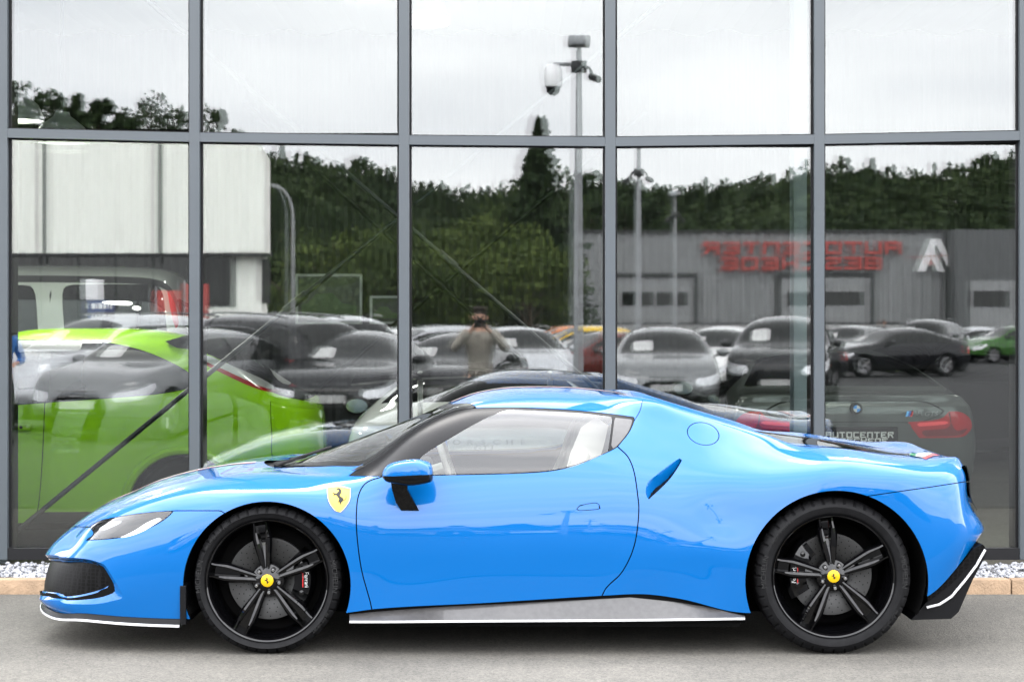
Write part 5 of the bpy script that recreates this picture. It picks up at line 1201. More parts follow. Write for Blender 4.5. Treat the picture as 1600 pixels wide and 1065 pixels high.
person('person in a beige jacket raising a camera with both elbows out', (wx(750, 24.2), -.25, 0), math.pi, M['beige'], M['jeans'], M['hair'], dict(elbow={-1: (-.33, -.16, 1.22), 1: (.33, -.16, 1.22)}, hand={-1: (-.075, -.30, 1.50), 1: (.075, -.30, 1.50)}, **stand), .985)
cm = empty('photo_camera', (wx(750, 24.2), .10, 1.525), math.pi, 'black photo camera held up to the face of the person in beige', 'camera')
mb = MB(); mb.box(-.07, .07, -.03, .04, -.05, .045, .01); mb.box(-.03, .03, -.02, .03, .045, .075, .008); mb.build('housing', M['plastic'], cm, True); mb = MB(); mb.lathe([(.03, -.03), (.038, -.05), (.04, -.13), (.03, -.13), (.001, -.115)], 20, 'y'); mb.build('lens', M['black_gloss'], cm, True)
person('person in a blue shirt and dark trousers standing at the left edge with hands forward', (wx(3, 25.6), -1.5, 0), math.pi - .5, M['tshirt'], M['jeans'], M['hair'], dict(elbow={-1: (-.30, .02, 1.12), 1: (.30, .02, 1.12)}, hand={-1: (-.14, -.24, 1.08), 1: (.14, -.24, 1.08)}, **stand), .94)
# ------------------------------------------------------------------ behind the photographer: everything the glass mirrors
# a mirrored point at photo column px and virtual distance L stands at X = (px-800)*L/f, Y = 2*FY - L
def mx(px, L): return (px - 800) * L / F_PX
def mz(py, L): return EYE - (py - HZ) * L / F_PX
def my(L): return 2 * FY - L
M['clad_grey'] = mat('grey_cladding', (.21, .214, .216), .6, var=.05, vscale=.6); M['plinth'] = mat('plinth_grey', (.36, .36, .355), .75, var=.08, vscale=1.2)
M['clad_white'] = mat('white_cladding', (.86, .87, .80), .6); M['clad_dark'] = mat('dark_cladding', (.016, .017, .018), .55)
M['sign_red'] = mat('sign_red', (.34, .05, .042), .55); M['sign_white'] = mat('sign_white', (.85, .85, .85), .4)
M['pole'] = mat('pole_grey', (.30, .31, .32), .5, .3)

def ribbed(x0, x1, z0, z1, y, pitch, depth, face=1):
    vs, fs = [], []; n = int((x1 - x0) / pitch) * 4
    for k in range(n + 1):
        x = x0 + (x1 - x0) * k / n; yy = y + face * (depth if k % 4 in (1, 2) else 0); vs += [(x, yy, z0), (x, yy, z1)]
    for k in range(n): fs.append((2 * k, 2 * k + 1, 2 * k + 3, 2 * k + 2))
    return vs, fs
L0 = 115.; Y0 = my(L0)
hall = empty('dealership_hall', (mx(1240, L0), Y0, 0), 0, 'long grey ribbed hall with red lettering and roller doors across the yard', 'building')
def onh(mb_, name, m_, par, off=None):
    off = off or hall.location; o = mb_.build(name, m_, par); o.data.transform(Matrix.Translation((-off[0], -off[1], -off[2]))); return o
hx0, hx1, hz1, hzp = mx(884, L0), mx(1476, L0), mz(364, L0), 1.62
mb = MB(); mb.add(*ribbed(hx0, hx1, hzp, hz1, Y0, .55, .12)); onh(mb, 'ribbed_wall', M['clad_grey'], hall)
mb = MB(); mb.box(hx0 + .02, hx1 - .02, Y0 - 22, Y0 - .02, 0, hz1 - .05); onh(mb, 'hall_core', M['clad_grey'], hall)
mb = MB(); mb.box(hx0 - .1, hx1 + .1, Y0 - .3, Y0 + .2, hz1, hz1 + .16); onh(mb, 'parapet', M['clad_dark'], hall)
mb = MB(); mb.box(hx0, hx1, Y0 - .02, Y0 + .16, 0, hzp - .1); onh(mb, 'plinth', M['plinth'], hall)
mb = MB(); mb.box(hx0, hx1, Y0 - .02, Y0 + .18, hzp - .1, hzp); onh(mb, 'flashing', M['clad_dark'], hall)
for (a, b) in ((965, 1086), (1222, 1358)):
    xa, xb, zt = mx(a, L0), mx(b, L0), mz(433, L0)
    mb = MB(); mb.box(xa, xb, Y0 + .13, Y0 + .19, hzp + .0, zt); d = onh(mb, 'roller_door', M['clad_grey'], hall)
    mb = MB(); mb.box(xa - .22, xa, Y0 + .1, Y0 + .26, hzp, zt + .25); mb.box(xb, xb + .22, Y0 + .1, Y0 + .26, hzp, zt + .25); mb.box(xa, xb, Y0 + .1, Y0 + .26, zt, zt + .25); onh(mb, 'door_frame', M['clad_dark'], d)
    n = 2 if a < 1000 else 1; w = (xb - xa - .5) / n
    for k in range(n): mb = MB(); mb.box(xa + .25 + k * w + .1, xa + .25 + (k + 1) * w - .1, Y0 + .17, Y0 + .215, mz(477, L0), mz(456, L0)); onh(mb, 'door_window', M['car_dark_glass'], d)
xa, xb = mx(1478, L0), mx(1800, L0)
wing = empty('dark_hall_wing', (xb - 6, Y0 + 3, 0), 0, 'darker grey hall wing beside the white arrow emblem', 'building')
mb = MB(); mb.box(xa, xb, Y0 - 20, Y0 + 2.4, 0, mz(362, L0)); onh(mb, 'wall', mat('wing_grey', (.075, .078, .08), .6), wing, wing.location)
mb = MB(); mb.box(mx(1500, L0), mx(1640, L0), Y0 + 2.38, Y0 + 2.5, 1.0, mz(440, L0)); onh(mb, 'roller_door', M['clad_grey'], wing, wing.location)
mb = MB(); mb.box(mx(1505, L0), mx(1560, L0), Y0 + 2.48, Y0 + 2.55, mz(480, L0), mz(456, L0)); onh(mb, 'door_window', M['car_dark_glass'], wing, wing.location)
# roof sign, read from this side of the yard: its letters run from -x... the glass shows it reversed
sign = empty('roof_sign', (mx(1253, L0), Y0 + .35, mz(400, L0)), math.pi, 'red two line lettering AUTOCENTER BESCHEDE on the grey hall', 'sign')
mb = MB(); w1_ = (1406 - 1100) / 2 * L0 / F_PX; block_word(mb, 'AUTOCENTER', -w1_, w1_, .08, .82, -.06, .06, .17); mb.build('lettering', M['sign_red'], sign)
mb = MB(); block_word(mb, 'BESCHEDE', -w1_ * .80, w1_ * .82, -.80, -.06, -.06, .06, .17); mb.build('lettering', M['sign_red'], sign)
emb = empty('emblem_sign', (mx(1456, L0), Y0 + .4, mz(400, L0)), math.pi, 'white twin stroke arrow emblem with red bar on the grey hall', 'sign')
def bar(p, q_, w, y0, y1, m_, name):
    p, q_ = Vector(p), Vector(q_); mb = MB(); mb.prism([(p.x - w, p.y), (p.x + w, p.y), (q_.x + w, q_.y), (q_.x - w, q_.y)], y0, y1); mb.build(name, m_, emb)
bar((.72, -.92), (-.06, .98), .22, -.05, .0, M['sign_white'], 'stroke'); bar((-.45, -.92), (.22, .40), .20, -.049, .001, M['sign_white'], 'stroke'); bar((-.95, -.62), (-.20, .95), .20, .01, .05, M['sign_white'], 'stroke')
bar((-1.4, .05), (1.4, -.12), .35, -.07, -.055, M['sign_red'], 'red_bar')
mb = MB(); mb.box(-.35, .35, -.03, .0, -.55, -.1); mb.build('red_block', M['sign_red'], emb)

# white clad building at the left
L1 = 60.; Y1 = my(L1); bx0, bx1 = mx(-230, L1), mx(425, L1); zt, zb = mz(214, L1), mz(396, L1)
wb = empty('white_hall', (mx(200, L1), Y1, 0), 0, 'white ribbed hall with overhanging upper storey mirrored at the left', 'building')
def onb(mb_, name, m_, par): o = mb_.build(name, m_, par); o.data.transform(Matrix.Translation((-wb.location[0], -wb.location[1], 0))); return o
vs, fs = ribbed(bx0, bx1 - .28, zb, zt, Y1 + .5, .30, .03); mb = MB(); mb.add(vs, fs)
mb.add([(bx1 - .28, Y1 + .5, zb), (bx1, Y1 + .5, zb), (bx1, Y1 + .5, zt - .75), (bx1 - .28, Y1 + .5, zt - .25)], [(0, 1, 2, 3)]); onb(mb, 'upper_cladding', M['clad_white'], wb)
mb = MB()
def tbox(mb, x0, x1, xb_, y0, y1, z0, z1): mb.add([(x0, y0, z0), (xb_, y0, z0), (x1, y1, z0), (x0, y1, z0), (x0, y0, z1), (xb_, y0, z1), (x1, y1, z1), (x0, y1, z1)], [(0, 3, 2, 1), (4, 5, 6, 7), (0, 1, 5, 4), (1, 2, 6, 5), (2, 3, 7, 6), (3, 0, 4, 7)])
tbox(mb, bx0, bx1 - .02, bx1 - 2.2, Y1 - 14, Y1 + .49, zb + .01, zt - .8); tbox(mb, bx0, bx1 - .5, bx1 - 2.7, Y1 - 14, Y1 + .49, zt - .8, zt - .02); onb(mb, 'upper_storey', M['clad_white'], wb)
mb = MB(); tbox(mb, bx0, bx1 - .15, bx1 - 2.4, Y1 - 13, Y1, 0, zb); onb(mb, 'lower_wall', M['clad_white'], wb)
mb = MB(); mb.box(bx0, bx1, Y1 + .02, Y1 + .54, zb - .10, zb - .002); onb(mb, 'soffit_edge', M['clad_dark'], wb)
for px in (74, 253):
    mb = MB(); mb.box(mx(px, L1) - .05, mx(px, L1) + .05, Y1 + .54, Y1 + .62, zb - .3, zt); onb(mb, 'downpipe', M['clad_dark'], wb)
for (a, b, c_, d) in ((318, 366, 402, 476), (412, 420, 405, 470)):
    mb = MB(); mb.box(mx(a, L1), mx(b, L1), Y1 - .02, Y1 + .03, mz(d, L1), mz(c_, L1)); w_ = onb(mb, 'window', M['car_dark_glass'], wb)
    mb = MB(); xa, xb, za, zz = mx(a, L1), mx(b, L1), mz(d, L1), mz(c_, L1); mb.box(xa - .05, xa, Y1, Y1 + .05, za, zz); mb.box(xb, xb + .05, Y1, Y1 + .05, za, zz); mb.box(xa - .05, xb + .05, Y1, Y1 + .06, za - .06, za); onb(mb, 'window_frame', M['clad_dark'], w_)

lw = empty('yard_wall', (mx(700, 108), my(108), 0), 0, 'low light grey concrete wall behind the parked cars below the trees', 'wall')
mb = MB(); mb.box(-13.5, 6.4, -.15, .15, 0, 1.58); mb.build('wall_face', M['plinth'], lw); mb = MB(); mb.box(-13.5, 6.4, -.2, .2, 1.58, 1.66); mb.build('coping', M['clad_dark'], lw)
wm = MB(); wm.box(-60, mx(415, 70) , -.1, .1, 0, 1.2)

mb = MB(); mb.box(mx(-225, L1), mx(304, L1), Y1 - .01, Y1 + .45, mz(520, L1), zb - .12); gz = onb(mb, 'glazed_front', M['dark_glass'], wb)
for k in range(9): mb = MB(); xx = mx(-225 + 58 * k, L1); mb.box(xx, xx + .07, Y1 + .44, Y1 + .49, mz(520, L1), zb - .12); onb(mb, 'glazing_bar', M['clad_dark'], gz)
# price pylon, red banners
py_ = empty('price_pylon', (mx(156, 40), my(40), 0), math.pi, 'slim pylon sign with rows of white figures on a blue board', 'sign')
mb = MB(); mb.box(-.27, .27, -.05, .05, .2, 2.0, .02); mb.build('board', mat('pylon_blue', (.03, .05, .16), .4), py_); mb = MB(); mb.box(-.05, .30, -.06, .06, 2.0, 2.42, .02); mb.build('crest', M['sign_white'], py_); mb = MB(); mb.box(-.3, .3, -.2, .2, 0, .2); mb.build('foot', M['plinth'], py_)
mb = MB(); rr_ = random.Random(5)
for k in range(9):
    z = .35 + .185 * k; x = -.23
    while x < .2:
        w_ = rr_.uniform(.03, .09); mb.box(x, x + w_, -.056, -.051, z, z + .11); x += w_ + .025
mb.build('figures', M['sign_white'], py_)
for (px, h, lab) in ((262, 2.3, 'red advertising banner nearer the white hall window'), (307, 2.45, 'red advertising banner beside the hall corner')):
    f_ = empty('banner', (mx(px, 46), my(46), 0), math.pi, lab, 'banner', 'red banners in the yard'); mb = MB(); mb.tube([(.3, 0, 0), (.3, 0, h + .1)], .025, 8); mb.build('mast', M['pole'], f_)
    vs, fs = [], []
    for i in range(9):
        for j in range(2): vs.append((.28 - .56 * i / 8, .05 * math.sin(i * .9), .9 + (h - .9) * j))
    for i in range(8): fs.append((2 * i, 2 * i + 1, 2 * i + 3, 2 * i + 2))
    mb = MB(); mb.add(vs, fs); b_ = mb.build('cloth', M['sign_red'], f_, True); sd = b_.modifiers.new('t', 'SOLIDIFY'); sd.thickness = .01

# camera masts and street lamp
def mast(px, top_py, L, label, dome=True):
    h = mz(top_py, L); o = empty('camera_mast', (mx(px, L), my(L), 0), math.pi, label, 'mast', 'camera masts in the yard')
    mb = MB(); mb.tube([(0, 0, 0), (0, 0, h * .5), (0, 0, h - .25)], [.085, .068, .042], 12); p = mb.build('pole', M['pole'], o, True)
    mb = MB(); mb.box(-.17, .17, -.28, .10, h - .20, h - .05, .03); mb.box(-.03, .03, -.05, .05, h - .28, h - .2); mb.build('lamp_head', M['pole'], o, True)
    z = h - (.52 if dome else .85); mb = MB(); mb.box(-.12, .12, -.12, .12, z - .07, z + .10, .02); mb.build('bracket', M['clad_dark'], o, True)
    if dome:
        mb = MB(); mb.tube([(0, 0, z + .05), (.40, -.05, z + .05)], .03, 8); mb.build('arm', M['pole'], o, True)
        mb = MB(); mb.lathe([(.001, .05), (.09, .04), (.14, -.02), (.145, -.20), (.13, -.30), (.001, -.30)], 20, 'z', (.40, -.05, z)); d = mb.build('dome_camera', M['sign_white'], o, True); mb = MB(); mb.lathe([(.115, -.301), (.10, -.38), (.05, -.43), (.001, -.44)], 18, 'z', (.40, -.05, z)); mb.build('dome_glass', M['dark_glass'], d, True)
    for s_ in ((-1,) if dome else (-1, 1)):
        mb = MB(); mb.tube([(0, 0, z), (s_ * .16, -.02, z), (s_ * .20, -.03, z - .10)], .025, 8); mb.build('arm', M['clad_dark'], o, True)
        mb = MB(); mb.tube([(s_ * .20, .05, z - .13), (s_ * .30, -.16, z - .20)], [.06, .055], 12); mb.build('bullet_camera', M['clad_dark'], o, True)
    return o
mast(903, 55, 31., 'tall camera mast with white dome camera above the middle mullion'); mast(1000, 214, 47., 'middle camera mast with two dark bullet cameras', False); mast(1057, 297, 66.5, 'farthest and smallest camera mast with two bullet cameras', False)
sl = empty('street_lamp', (mx(457, 64), my(64), 0), math.pi, 'grey street lamp with curved arm beside the white hall', 'street lamp')
mb = MB(); hs = mz(290, 64); pts = [(0, 0, 0), (0, 0, hs - 1.0)] + [(.62 * (1 - math.cos(R(a))), 0, hs - 1.0 + 1.0 * math.sin(R(a))) for a in (15, 35, 55, 75, 90)]; mb.tube(pts, [.09, .065] + [.055] * 5, 10); mb.build('post', M['pole'], sl, True)
mb = MB(); mb.box(.55, 1.1, -.09, .09, hs - .06, hs + .05, .03); mb.build('lamp_head', M['pole'], sl, True)

# hill with its wood
SKY = [(-900, 60), (-400, 110), (0, 190), (300, 215), (425, 240), (480, 250), (600, 266), (640, 290), (700, 308), (760, 316), (860, 314), (960, 296), (1000, 314), (1060, 311), (1100, 304), (1180, 284), (1270, 264), (1310, 255), (1400, 263), (1500, 257), (1600, 241), (1900, 220), (2600, 200)]
LR = 324.; sx_k = [mx(a, LR) for a, _ in SKY]; sz_k = [mz(b, LR) - 6.3 for _, b in SKY]
def smst(a, b, x): t = np.clip((x - a) / (b - a), 0, 1); return t * t * (3 - 2 * t)
def hill(X, Y):
    return np.interp(X * LR / np.maximum(24 - Y, 60), sx_k, sz_k) * smst(-112, -300, Y) - .4 + 1.2 * np.sin(X * .06 + 1) * smst(-125, -180, Y)
gx_, gy_ = np.meshgrid(np.linspace(-330, 330, 100), np.linspace(-110, -420, 60)); V = np.stack([gx_, gy_, hill(gx_, gy_)], -1).reshape(-1, 3)
q_ = np.arange(6000).reshape(60, 100); Fq = np.stack([q_[:-1, :-1], q_[:-1, 1:], q_[1:, 1:], q_[1:, :-1]], -1).reshape(-1, 4)
tag(tri_mesh('hill', V, Fq, mat('hill_ground', (.03, .045, .015), .9, var=.4, vscale=.2)), kind='structure')
def foliage(name, c0, c1, sc=.25, fine=2.2):
    m_, t, p = _principled(name); c = t.nodes.new('ShaderNodeTexCoord'); n1 = t.nodes.new('ShaderNodeTexNoise'); n1.inputs['Scale'].default_value = sc; n1.inputs['Detail'].default_value = 3; n2 = t.nodes.new('ShaderNodeTexNoise'); n2.inputs['Scale'].default_value = fine; n2.inputs['Detail'].default_value = 2
    t.links.new(c.outputs['Object'], n1.inputs[0]); t.links.new(c.outputs['Object'], n2.inputs[0]); a = t.nodes.new('ShaderNodeMath'); a.operation = 'ADD'; t.links.new(n1.outputs['Fac'], a.inputs[0]); t.links.new(n2.outputs['Fac'], a.inputs[1])
    r = t.nodes.new('ShaderNodeValToRGB'); r.color_ramp.elements[0].position = .38; r.color_ramp.elements[1].position = .66; mul = t.nodes.new('ShaderNodeMath'); mul.operation = 'MULTIPLY'; mul.inputs[1].default_value = .5; t.links.new(a.outputs[0], mul.inputs[0])
    r.color_ramp.elements[0].color = (*c0, 1); r.color_ramp.elements[1].color = (*c1, 1); t.links.new(mul.outputs[0], r.inputs[0]); t.links.new(r.outputs[0], p.inputs['Base Color']); p.inputs['Roughness'].default_value = .75; p.inputs['Specular IOR Level'].default_value = .15
    return m_
M['wood_far'] = foliage('wood_foliage', (.010, .021, .007), (.038, .056, .019), .09, .9)
M['leaf_mid'] = foliage('leaf_mid', (.017, .032, .008), (.055, .08, .02), .5, 3); M['leaf_dark'] = foliage('leaf_dark', (.008, .019, .006), (.03, .048, .016), .5, 3); M['leaf_light'] = foliage('leaf_light', (.028, .048, .011), (.095, .125, .028), .5, 3)
M['bark'] = mat('bark', (.09, .07, .05), .9, var=.3, vscale=6)
def leaves(cen, rad, n, size, rng):
    d = rng.normal(size=(n, 3)); d /= np.linalg.norm(d, axis=1, keepdims=True); r = rng.uniform(.35, 1.05, (n, 1)) ** .6
    C = cen + d * r * rad; a = rng.normal(size=(n, 3)); a /= np.linalg.norm(a, axis=1, keepdims=True); b = np.cross(a, rng.normal(size=(n, 3))); b /= np.linalg.norm(b, axis=1, keepdims=True); s_ = rng.uniform(.6, 1.3, (n, 1)) * size
    return np.stack([C - a * s_, C + b * s_ * .6, C + a * s_, C - b * s_ * .6], 1)
def wood():
    rng = np.random.default_rng(3); out = []; n = 0
    while n < 3600:
        L = rng.uniform(136, 350); px = rng.uniform(-650, 2450); X, Y = mx(px, L), my(L); z = float(hill(np.array(X), np.array(Y)))
        if L > 335 and rng.random() < .3: continue
        h = rng.uniform(5.0, 8.2) * (.7 + .3 * (L / 350)); conif = rng.random() < .45; n += 1
        k = 60 if L > 220 else 95; sz = .55 if L > 220 else .42
        if conif:
            t = rng.uniform(0, 1, k) ** .8; a = rng.uniform(0, 6.28, k); r = (1 - t) * h * .22 * rng.uniform(.5, 1.1, k); C = np.stack([X + r * np.cos(a), Y + r * np.sin(a), z + h * (.06 + .94 * t)], -1)
            q4 = leaves(np.zeros(3), np.array([.01] * 3), k, sz * .9, rng) + C[:, None]; out.append(q4)
        else:
            out.append(leaves(np.array([X, Y, z + h * .52]), np.array([h * .34, h * .34, h * .45]), k, sz * 1.1, rng))
    V = np.concatenate(out).reshape(-1, 3); return V, np.arange(len(V)).reshape(-1, 4)
tag(tri_mesh('hillside_wood', *wood(), M['wood_far']), 'dark green mixed wood covering the hill beyond the yard', 'wood', kind='stuff')

def make_tree(kind, h, cr, leaf_m, seed, nleaf=1500, size=.22):
    rng = np.random.default_rng(seed); o = bpy.data.objects.new('tree', None); link(o); rr = random.Random(seed); mb = MB()
    if kind == 'conifer':
        mb.tube([(0, 0, 0), (.05, 0, h * .5), (0, 0, h * .97)], [h * .02, h * .012, .01], 8); t = rng.uniform(0, 1, nleaf) ** .75; tier = np.floor(t * 15) / 15; fr = (t - tier) * 15; r = (1 - tier) * cr * (.55 + .45 * (1 - fr)) * rng.uniform(.15, 1.08, nleaf) ** .5; a = rng.uniform(0, 6.28, nleaf); lob = .72 + .28 * np.cos(a * 5 + tier * 40)
        C = np.stack([r * lob * np.cos(a), r * lob * np.sin(a), h * (.10 + .90 * t) - r * .25], -1); Q4 = leaves(np.zeros(3), np.array([.01] * 3), nleaf, size, rng) + C[:, None]
        for k in range(10): zz = h * (.15 + .07 * k); an = k * 2.4; mb.tube([(0, 0, zz), (math.cos(an) * cr * (1 - k / 11) * .7, math.sin(an) * cr * (1 - k / 11) * .7, zz - .1)], [.05, .015], 5)
    else:
        mb.tube([(0, 0, 0), (.08, .03, h * .25), (0, 0, h * .5), (.1, 0, h * .8)], [h * .028, h * .02, h * .013, .02], 8); blobs = []; nb = 13 if kind == 'broad' else 9
        for k in range(nb):
            an = k * 2.4 + rr.uniform(-.3, .3); zz = h * rr.uniform(.30, .88); wdt = cr * (1.05 - abs(zz / h - .55) * 1.3) * rr.uniform(.45, .95); c_ = np.array([math.cos(an) * wdt, math.sin(an) * wdt, zz]); blobs.append((c_, rr.uniform(.28, .48) * cr))
            mb.tube([(0, 0, zz * .55), tuple(c_ * [.5, .5, 1] - [0, 0, zz * .15]), tuple(c_)], [h * .012, h * .007, .012], 5)
        blobs.append((np.array([0, 0, h * .9]), cr * .32)); Q4 = np.concatenate([leaves(c_, np.array([r_, r_, r_ * (.8 if kind == 'broad' else 1.3)]), max(8, int(nleaf / len(blobs))), size, rng) for c_, r_ in blobs])
        Q4 = Q4 if kind != 'sparse' else Q4[: len(Q4)]
    mb.build('trunk', M['bark'], o, True); V = Q4.reshape(-1, 3); tri_mesh('crown', V, np.arange(len(V)).reshape(-1, 4), leaf_m, o); return o
tree_i = [0]
protos = {}
def place_tree(kind, leaf, px, top_py, L, base, label, group, wide=.34, n=1500, size=.22, seed=None):
    zt = mz(top_py, L); h = zt - base; key = (kind, leaf, tree_i[0] % 3)
    seed = seed or 100 + tree_i[0]; tree_i[0] += 1
    t = make_tree(kind, h, h * wide, M[leaf], seed, n, size); t.location = (mx(px, L), my(L), base); t.rotation_euler = (0, 0, seed * 1.7)
    tag(t, label, 'tree', group); return t
G1 = 'trees on the rise behind the white hall'
for i, (px, tp, kind, w) in enumerate(((8, 118, 'broad', .30), (45, 150, 'broad', .26), (78, 132, 'broad', .30), (124, 136, 'tall', .13), (154, 140, 'tall', .06), (170, 143, 'tall', .12), (208, 172, 'broad', .22), (228, 150, 'sparse', .22), (252, 146, 'sparse', .24), (282, 165, 'sparse', .25), (322, 160, 'sparse', .22), (343, 164, 'tall', .13), (-40, 120, 'broad', .32), (372, 200, 'sparse', .22))):
    lab = {8: 'big round tree at the far left above the transom', 45: 'tree between the far left tree and the broad one', 78: 'broad leafy tree left of the two slim ones', 124: 'slim upright tree next to the thin pointed one', 154: 'very thin pointed tree in the row above the white hall', 170: 'narrow rounded tree right beside the thin pointed one', 208: 'low tree in the gap right of the slim trees', 228: 'open crowned tree left of the first mullion, first of four', 252: 'tallest open crowned tree close to the first mullion', 282: 'open crowned tree half behind the first mullion', 322: 'open crowned tree just right of the first mullion', 343: 'slim tree right of the first mullion', -40: 'round tree half outside the picture at the far left', 372: 'low open tree above the hall roof corner'}[px]
    place_tree(kind, 'leaf_dark', px, tp, 105 + 4 * (i % 3), 6.0, lab, G1, w, 650 if kind == 'sparse' else 1100, .17 if kind == 'sparse' else .24)
mb = MB(); vs = []
gx2, gy2 = np.meshgrid(np.linspace(-60, -9, 40), np.linspace(-70, -112, 20)); hz2 = 8.6 * smst(-68, -80, gy2) * smst(-10, -16, gx2) + .7 * np.sin(gx2 * .8) * smst(-72, -84, gy2); V = np.stack([gx2, gy2, hz2 - .2], -1).reshape(-1, 3); q_ = np.arange(800).reshape(20, 40)
tag(tri_mesh('rise', V, np.stack([q_[:-1, :-1], q_[:-1, 1:], q_[1:, 1:], q_[1:, :-1]], -1).reshape(-1, 4), M['wood_far']), kind='structure')
def scrub():
    rng = np.random.default_rng(8); out = []
    for k in range(160):
        X, Y = rng.uniform(-34, -12.5), rng.uniform(-92, -73); z = float(8.6 * smst(-68, -80, np.array(Y)) * smst(-10, -16, np.array(X))); r = rng.uniform(.7, 1.5); out.append(leaves(np.array([X, Y, z + r * .5]), np.array([r, r, r * .9]), 70, .2, rng))
    V = np.concatenate(out).reshape(-1, 3); return V, np.arange(len(V)).reshape(-1, 4)
tag(tri_mesh('undergrowth', *scrub(), M['leaf_dark']), 'dark scrub covering the rise behind the white hall', 'undergrowth', kind='stuff')
place_tree('conifer', 'leaf_dark', 843, 190, 96, 0, 'tall dark spruce left of the tallest camera mast', None, .40, 3600, .30)
place_tree('broad', 'leaf_mid', 872, 262, 122, 0, 'leafy green tree right behind the tall spruce', None, .40, 3000, .2)
place_tree('tall', 'leaf_dark', 924, 262, 124, 0, 'dark upright tree against the middle mullion', None, .22, 1500, .24)
place_tree('broad', 'leaf_dark', 978, 284, 118, 3, 'dark tree right of the middle mullion above the grey hall roof', None, .42, 1500, .26)
G2 = 'light green trees below the hill'
for i, (px, tp, leaf, w, L) in enumerate(((470, 372, 'leaf_mid', .75, 98), (520, 330, 'leaf_dark', .5, 104), (560, 372, 'leaf_light', .75, 94), (610, 385, 'leaf_mid', .75, 92), (655, 352, 'leaf_mid', .6, 99), (700, 370, 'leaf_light', .7, 93), (745, 345, 'leaf_light', .6, 97), (792, 322, 'leaf_mid', .5, 100), (826, 352, 'leaf_light', .5, 92), (440, 300, 'leaf_dark', .4, 108))):
    lab = ['mid green bush tree right of the street lamp', 'dark green tree above the framed print', 'bright lime bush left of the second mullion', 'mid green bush behind the second mullion', 'mid green tree just right of the second mullion', 'bright lime bush between the crossing rods', 'tall bright lime tree left of the spruce', 'mid green tree touching the left of the spruce', 'bright lime bush at the foot of the spruce', 'dark tree right beside the white hall corner'][i]
    place_tree('broad', leaf, px, tp, L, 0, lab, G2, w, 3200, .15)
M['wood_far2'] = M['wood_far']
for i, (px, tp) in enumerate(((478, 240), (567, 244), (440, 230), (1032, 296), (1362, 249), (1540, 240))):
    place_tree('conifer' if i % 2 == 0 else 'broad', 'leaf_dark', px, tp, 322, float(hill(np.array(mx(px, 322)), np.array(my(322)))), ['pointed tree on the skyline above the street lamp', 'round tree on the skyline left of the second mullion', 'pointed skyline tree right above the white hall corner', 'round skyline tree between the two smaller masts', 'pointed skyline tree right of the fourth mullion', 'round skyline tree near the right edge'][i], 'trees standing out on the hill skyline', .35, 700, .5)

# parked cars in the yard, mirrored in the glass
def pm(name, base, metal=.6): 
    if name not in M: M[name] = paint(name, base, metal, .3)
    return M[name]
pm('p_silver', (.52, .53, .55)); pm('p_grey', (.17, .175, .18)); pm('p_black', (.010, .010, .012), .2); pm('p_white', (.75, .75, .74), 0); pm('p_red', (.10, .008, .006), .2); pm('p_orange', (.62, .16, .01), .1); pm('p_green', (.03, .10, .015), .2); pm('p_blue', (.02, .06, .22), .3); pm('p_yellow', (.62, .40, .02), 0)
car_protos = {}
def yard(kind, colour, px, L, turn, label, cat=None):
    rz = -math.pi / 2 + R(turn); loc = (mx(px, L), my(L), 0); grp = 'cars parked in the yard'
    if kind not in car_protos:
        car_protos[kind] = make_car({'suv': 'off_roader', 'wagon': 'estate_car', 'sedan': 'saloon_car', 'hatch': 'hatchback', 'coupe': 'coupe'}[kind], SPEC[kind], M[colour], label, cat or 'car', loc, rz, grp)
        car_protos[kind]['paint'] = colour; return car_protos[kind]
    pr = car_protos[kind]; c = copy_tree(pr); c.location = loc; c.rotation_euler = (0, 0, rz); c['label'] = label; c['paint'] = colour
    base = M[pr['paint']]
    def recol(o):
        if o.type == 'MESH':
            for sl_ in o.material_slots:
                if sl_.material == base: sl_.link = 'OBJECT'; sl_.material = M[colour]
        for ch in o.children: recol(ch)
    recol(c); return c
yard('wagon', 'p_grey', 1038, 35, 3, 'dark grey estate car with roof rails facing the glass right of the middle mullion')
yard('suv', 'p_silver', 545, 38, -14, 'silver roofed off roader facing the glass left of the second mullion')
yard('sedan', 'p_black', 560, 30, 6, 'black saloon with its nose close behind the green hatchback tail')
yard('hatch', 'p_white', 1130, 44, 20, 'white hatchback partly behind the dark grey estate car')
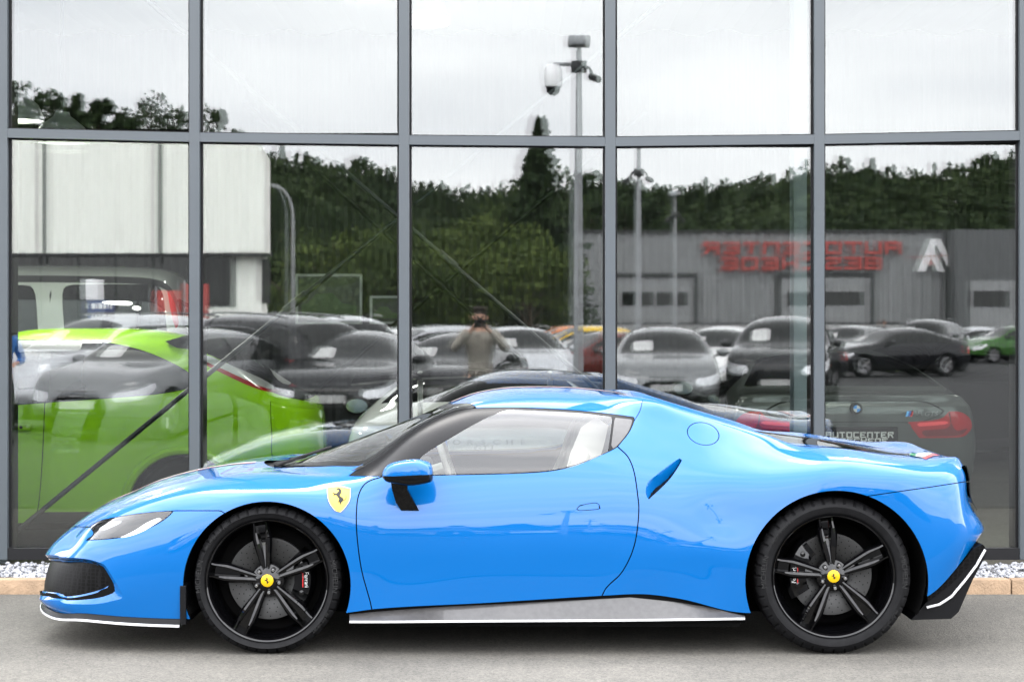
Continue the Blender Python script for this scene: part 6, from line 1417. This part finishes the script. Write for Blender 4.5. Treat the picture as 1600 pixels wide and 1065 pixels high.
yard('sedan', 'p_black', 1175, 47, 62, 'black saloon parked broadside beyond the white hatchback')
yard('suv', 'p_black', 1228, 38, 12, 'black off roader behind the steel column')
yard('suv', 'p_black', 372, 31, 128, 'black off roader turned away with its tail over the green hatchback')
yard('suv', 'p_silver', 182, 30, 38, 'silver off roader mirrored in the green hatchback windows')
yard('wagon', 'p_grey', 262, 28, 20, 'grey estate car in front of the silver off roader at the left')
yard('wagon', 'p_silver', 672, 52, 70, 'silver estate car broadside right of the second mullion')
yard('sedan', 'p_white', 620, 57, 84, 'white saloon broadside far back near the yard wall')
yard('hatch', 'p_silver', 700, 64, 80, 'small silver hatchback far back below the lime bushes')
yard('wagon', 'p_silver', 812, 41, -8, 'silver estate car facing the glass below the spruce')
yard('coupe', 'p_black', 712, 33, 10, 'black coupe with a low roof beside the person in beige')
yard('hatch', 'p_yellow', 905, 58, 75, 'yellow hatchback left of the middle mullion')
yard('hatch', 'p_orange', 880, 66, 84, 'orange hatchback farther back than the yellow one')
yard('coupe', 'p_red', 928, 45, 60, 'dark red coupe in front of the yellow hatchback')
yard('hatch', 'p_green', 1580, 78, 72, 'green hatchback far back at the right edge')
yard('sedan', 'p_silver', 1515, 82, 75, 'silver saloon far back left of the green hatchback')
yard('sedan', 'p_black', 1392, 58, 66, 'black saloon at an angle between the steel column and the silver saloon')
yard('suv', 'p_black', 1448, 63, 24, 'black off roader farther back left of the silver saloon')
yard('wagon', 'p_grey', 1330, 66, 30, 'grey estate car far back just right of the fourth mullion')
yard('coupe', 'p_blue', 60, 36, 30, 'dark blue coupe at the far left of the yard')

person('person in a dark grey coat walking past the grey hall plinth', (mx(1380, 96), my(96), 0), 1.9, M['grey_coat'], M['jeans'], M['hair'], dict(elbow={-1: (-.25, .06, 1.12), 1: (.25, -.02, 1.12)}, hand={-1: (-.24, -.10, .90), 1: (.24, .0, .88)}, knee={-1: (-.10, -.16, .50), 1: (.10, .02, .50)}, foot={-1: (-.10, -.24, .085), 1: (.10, .26, .12)}), 1.0)
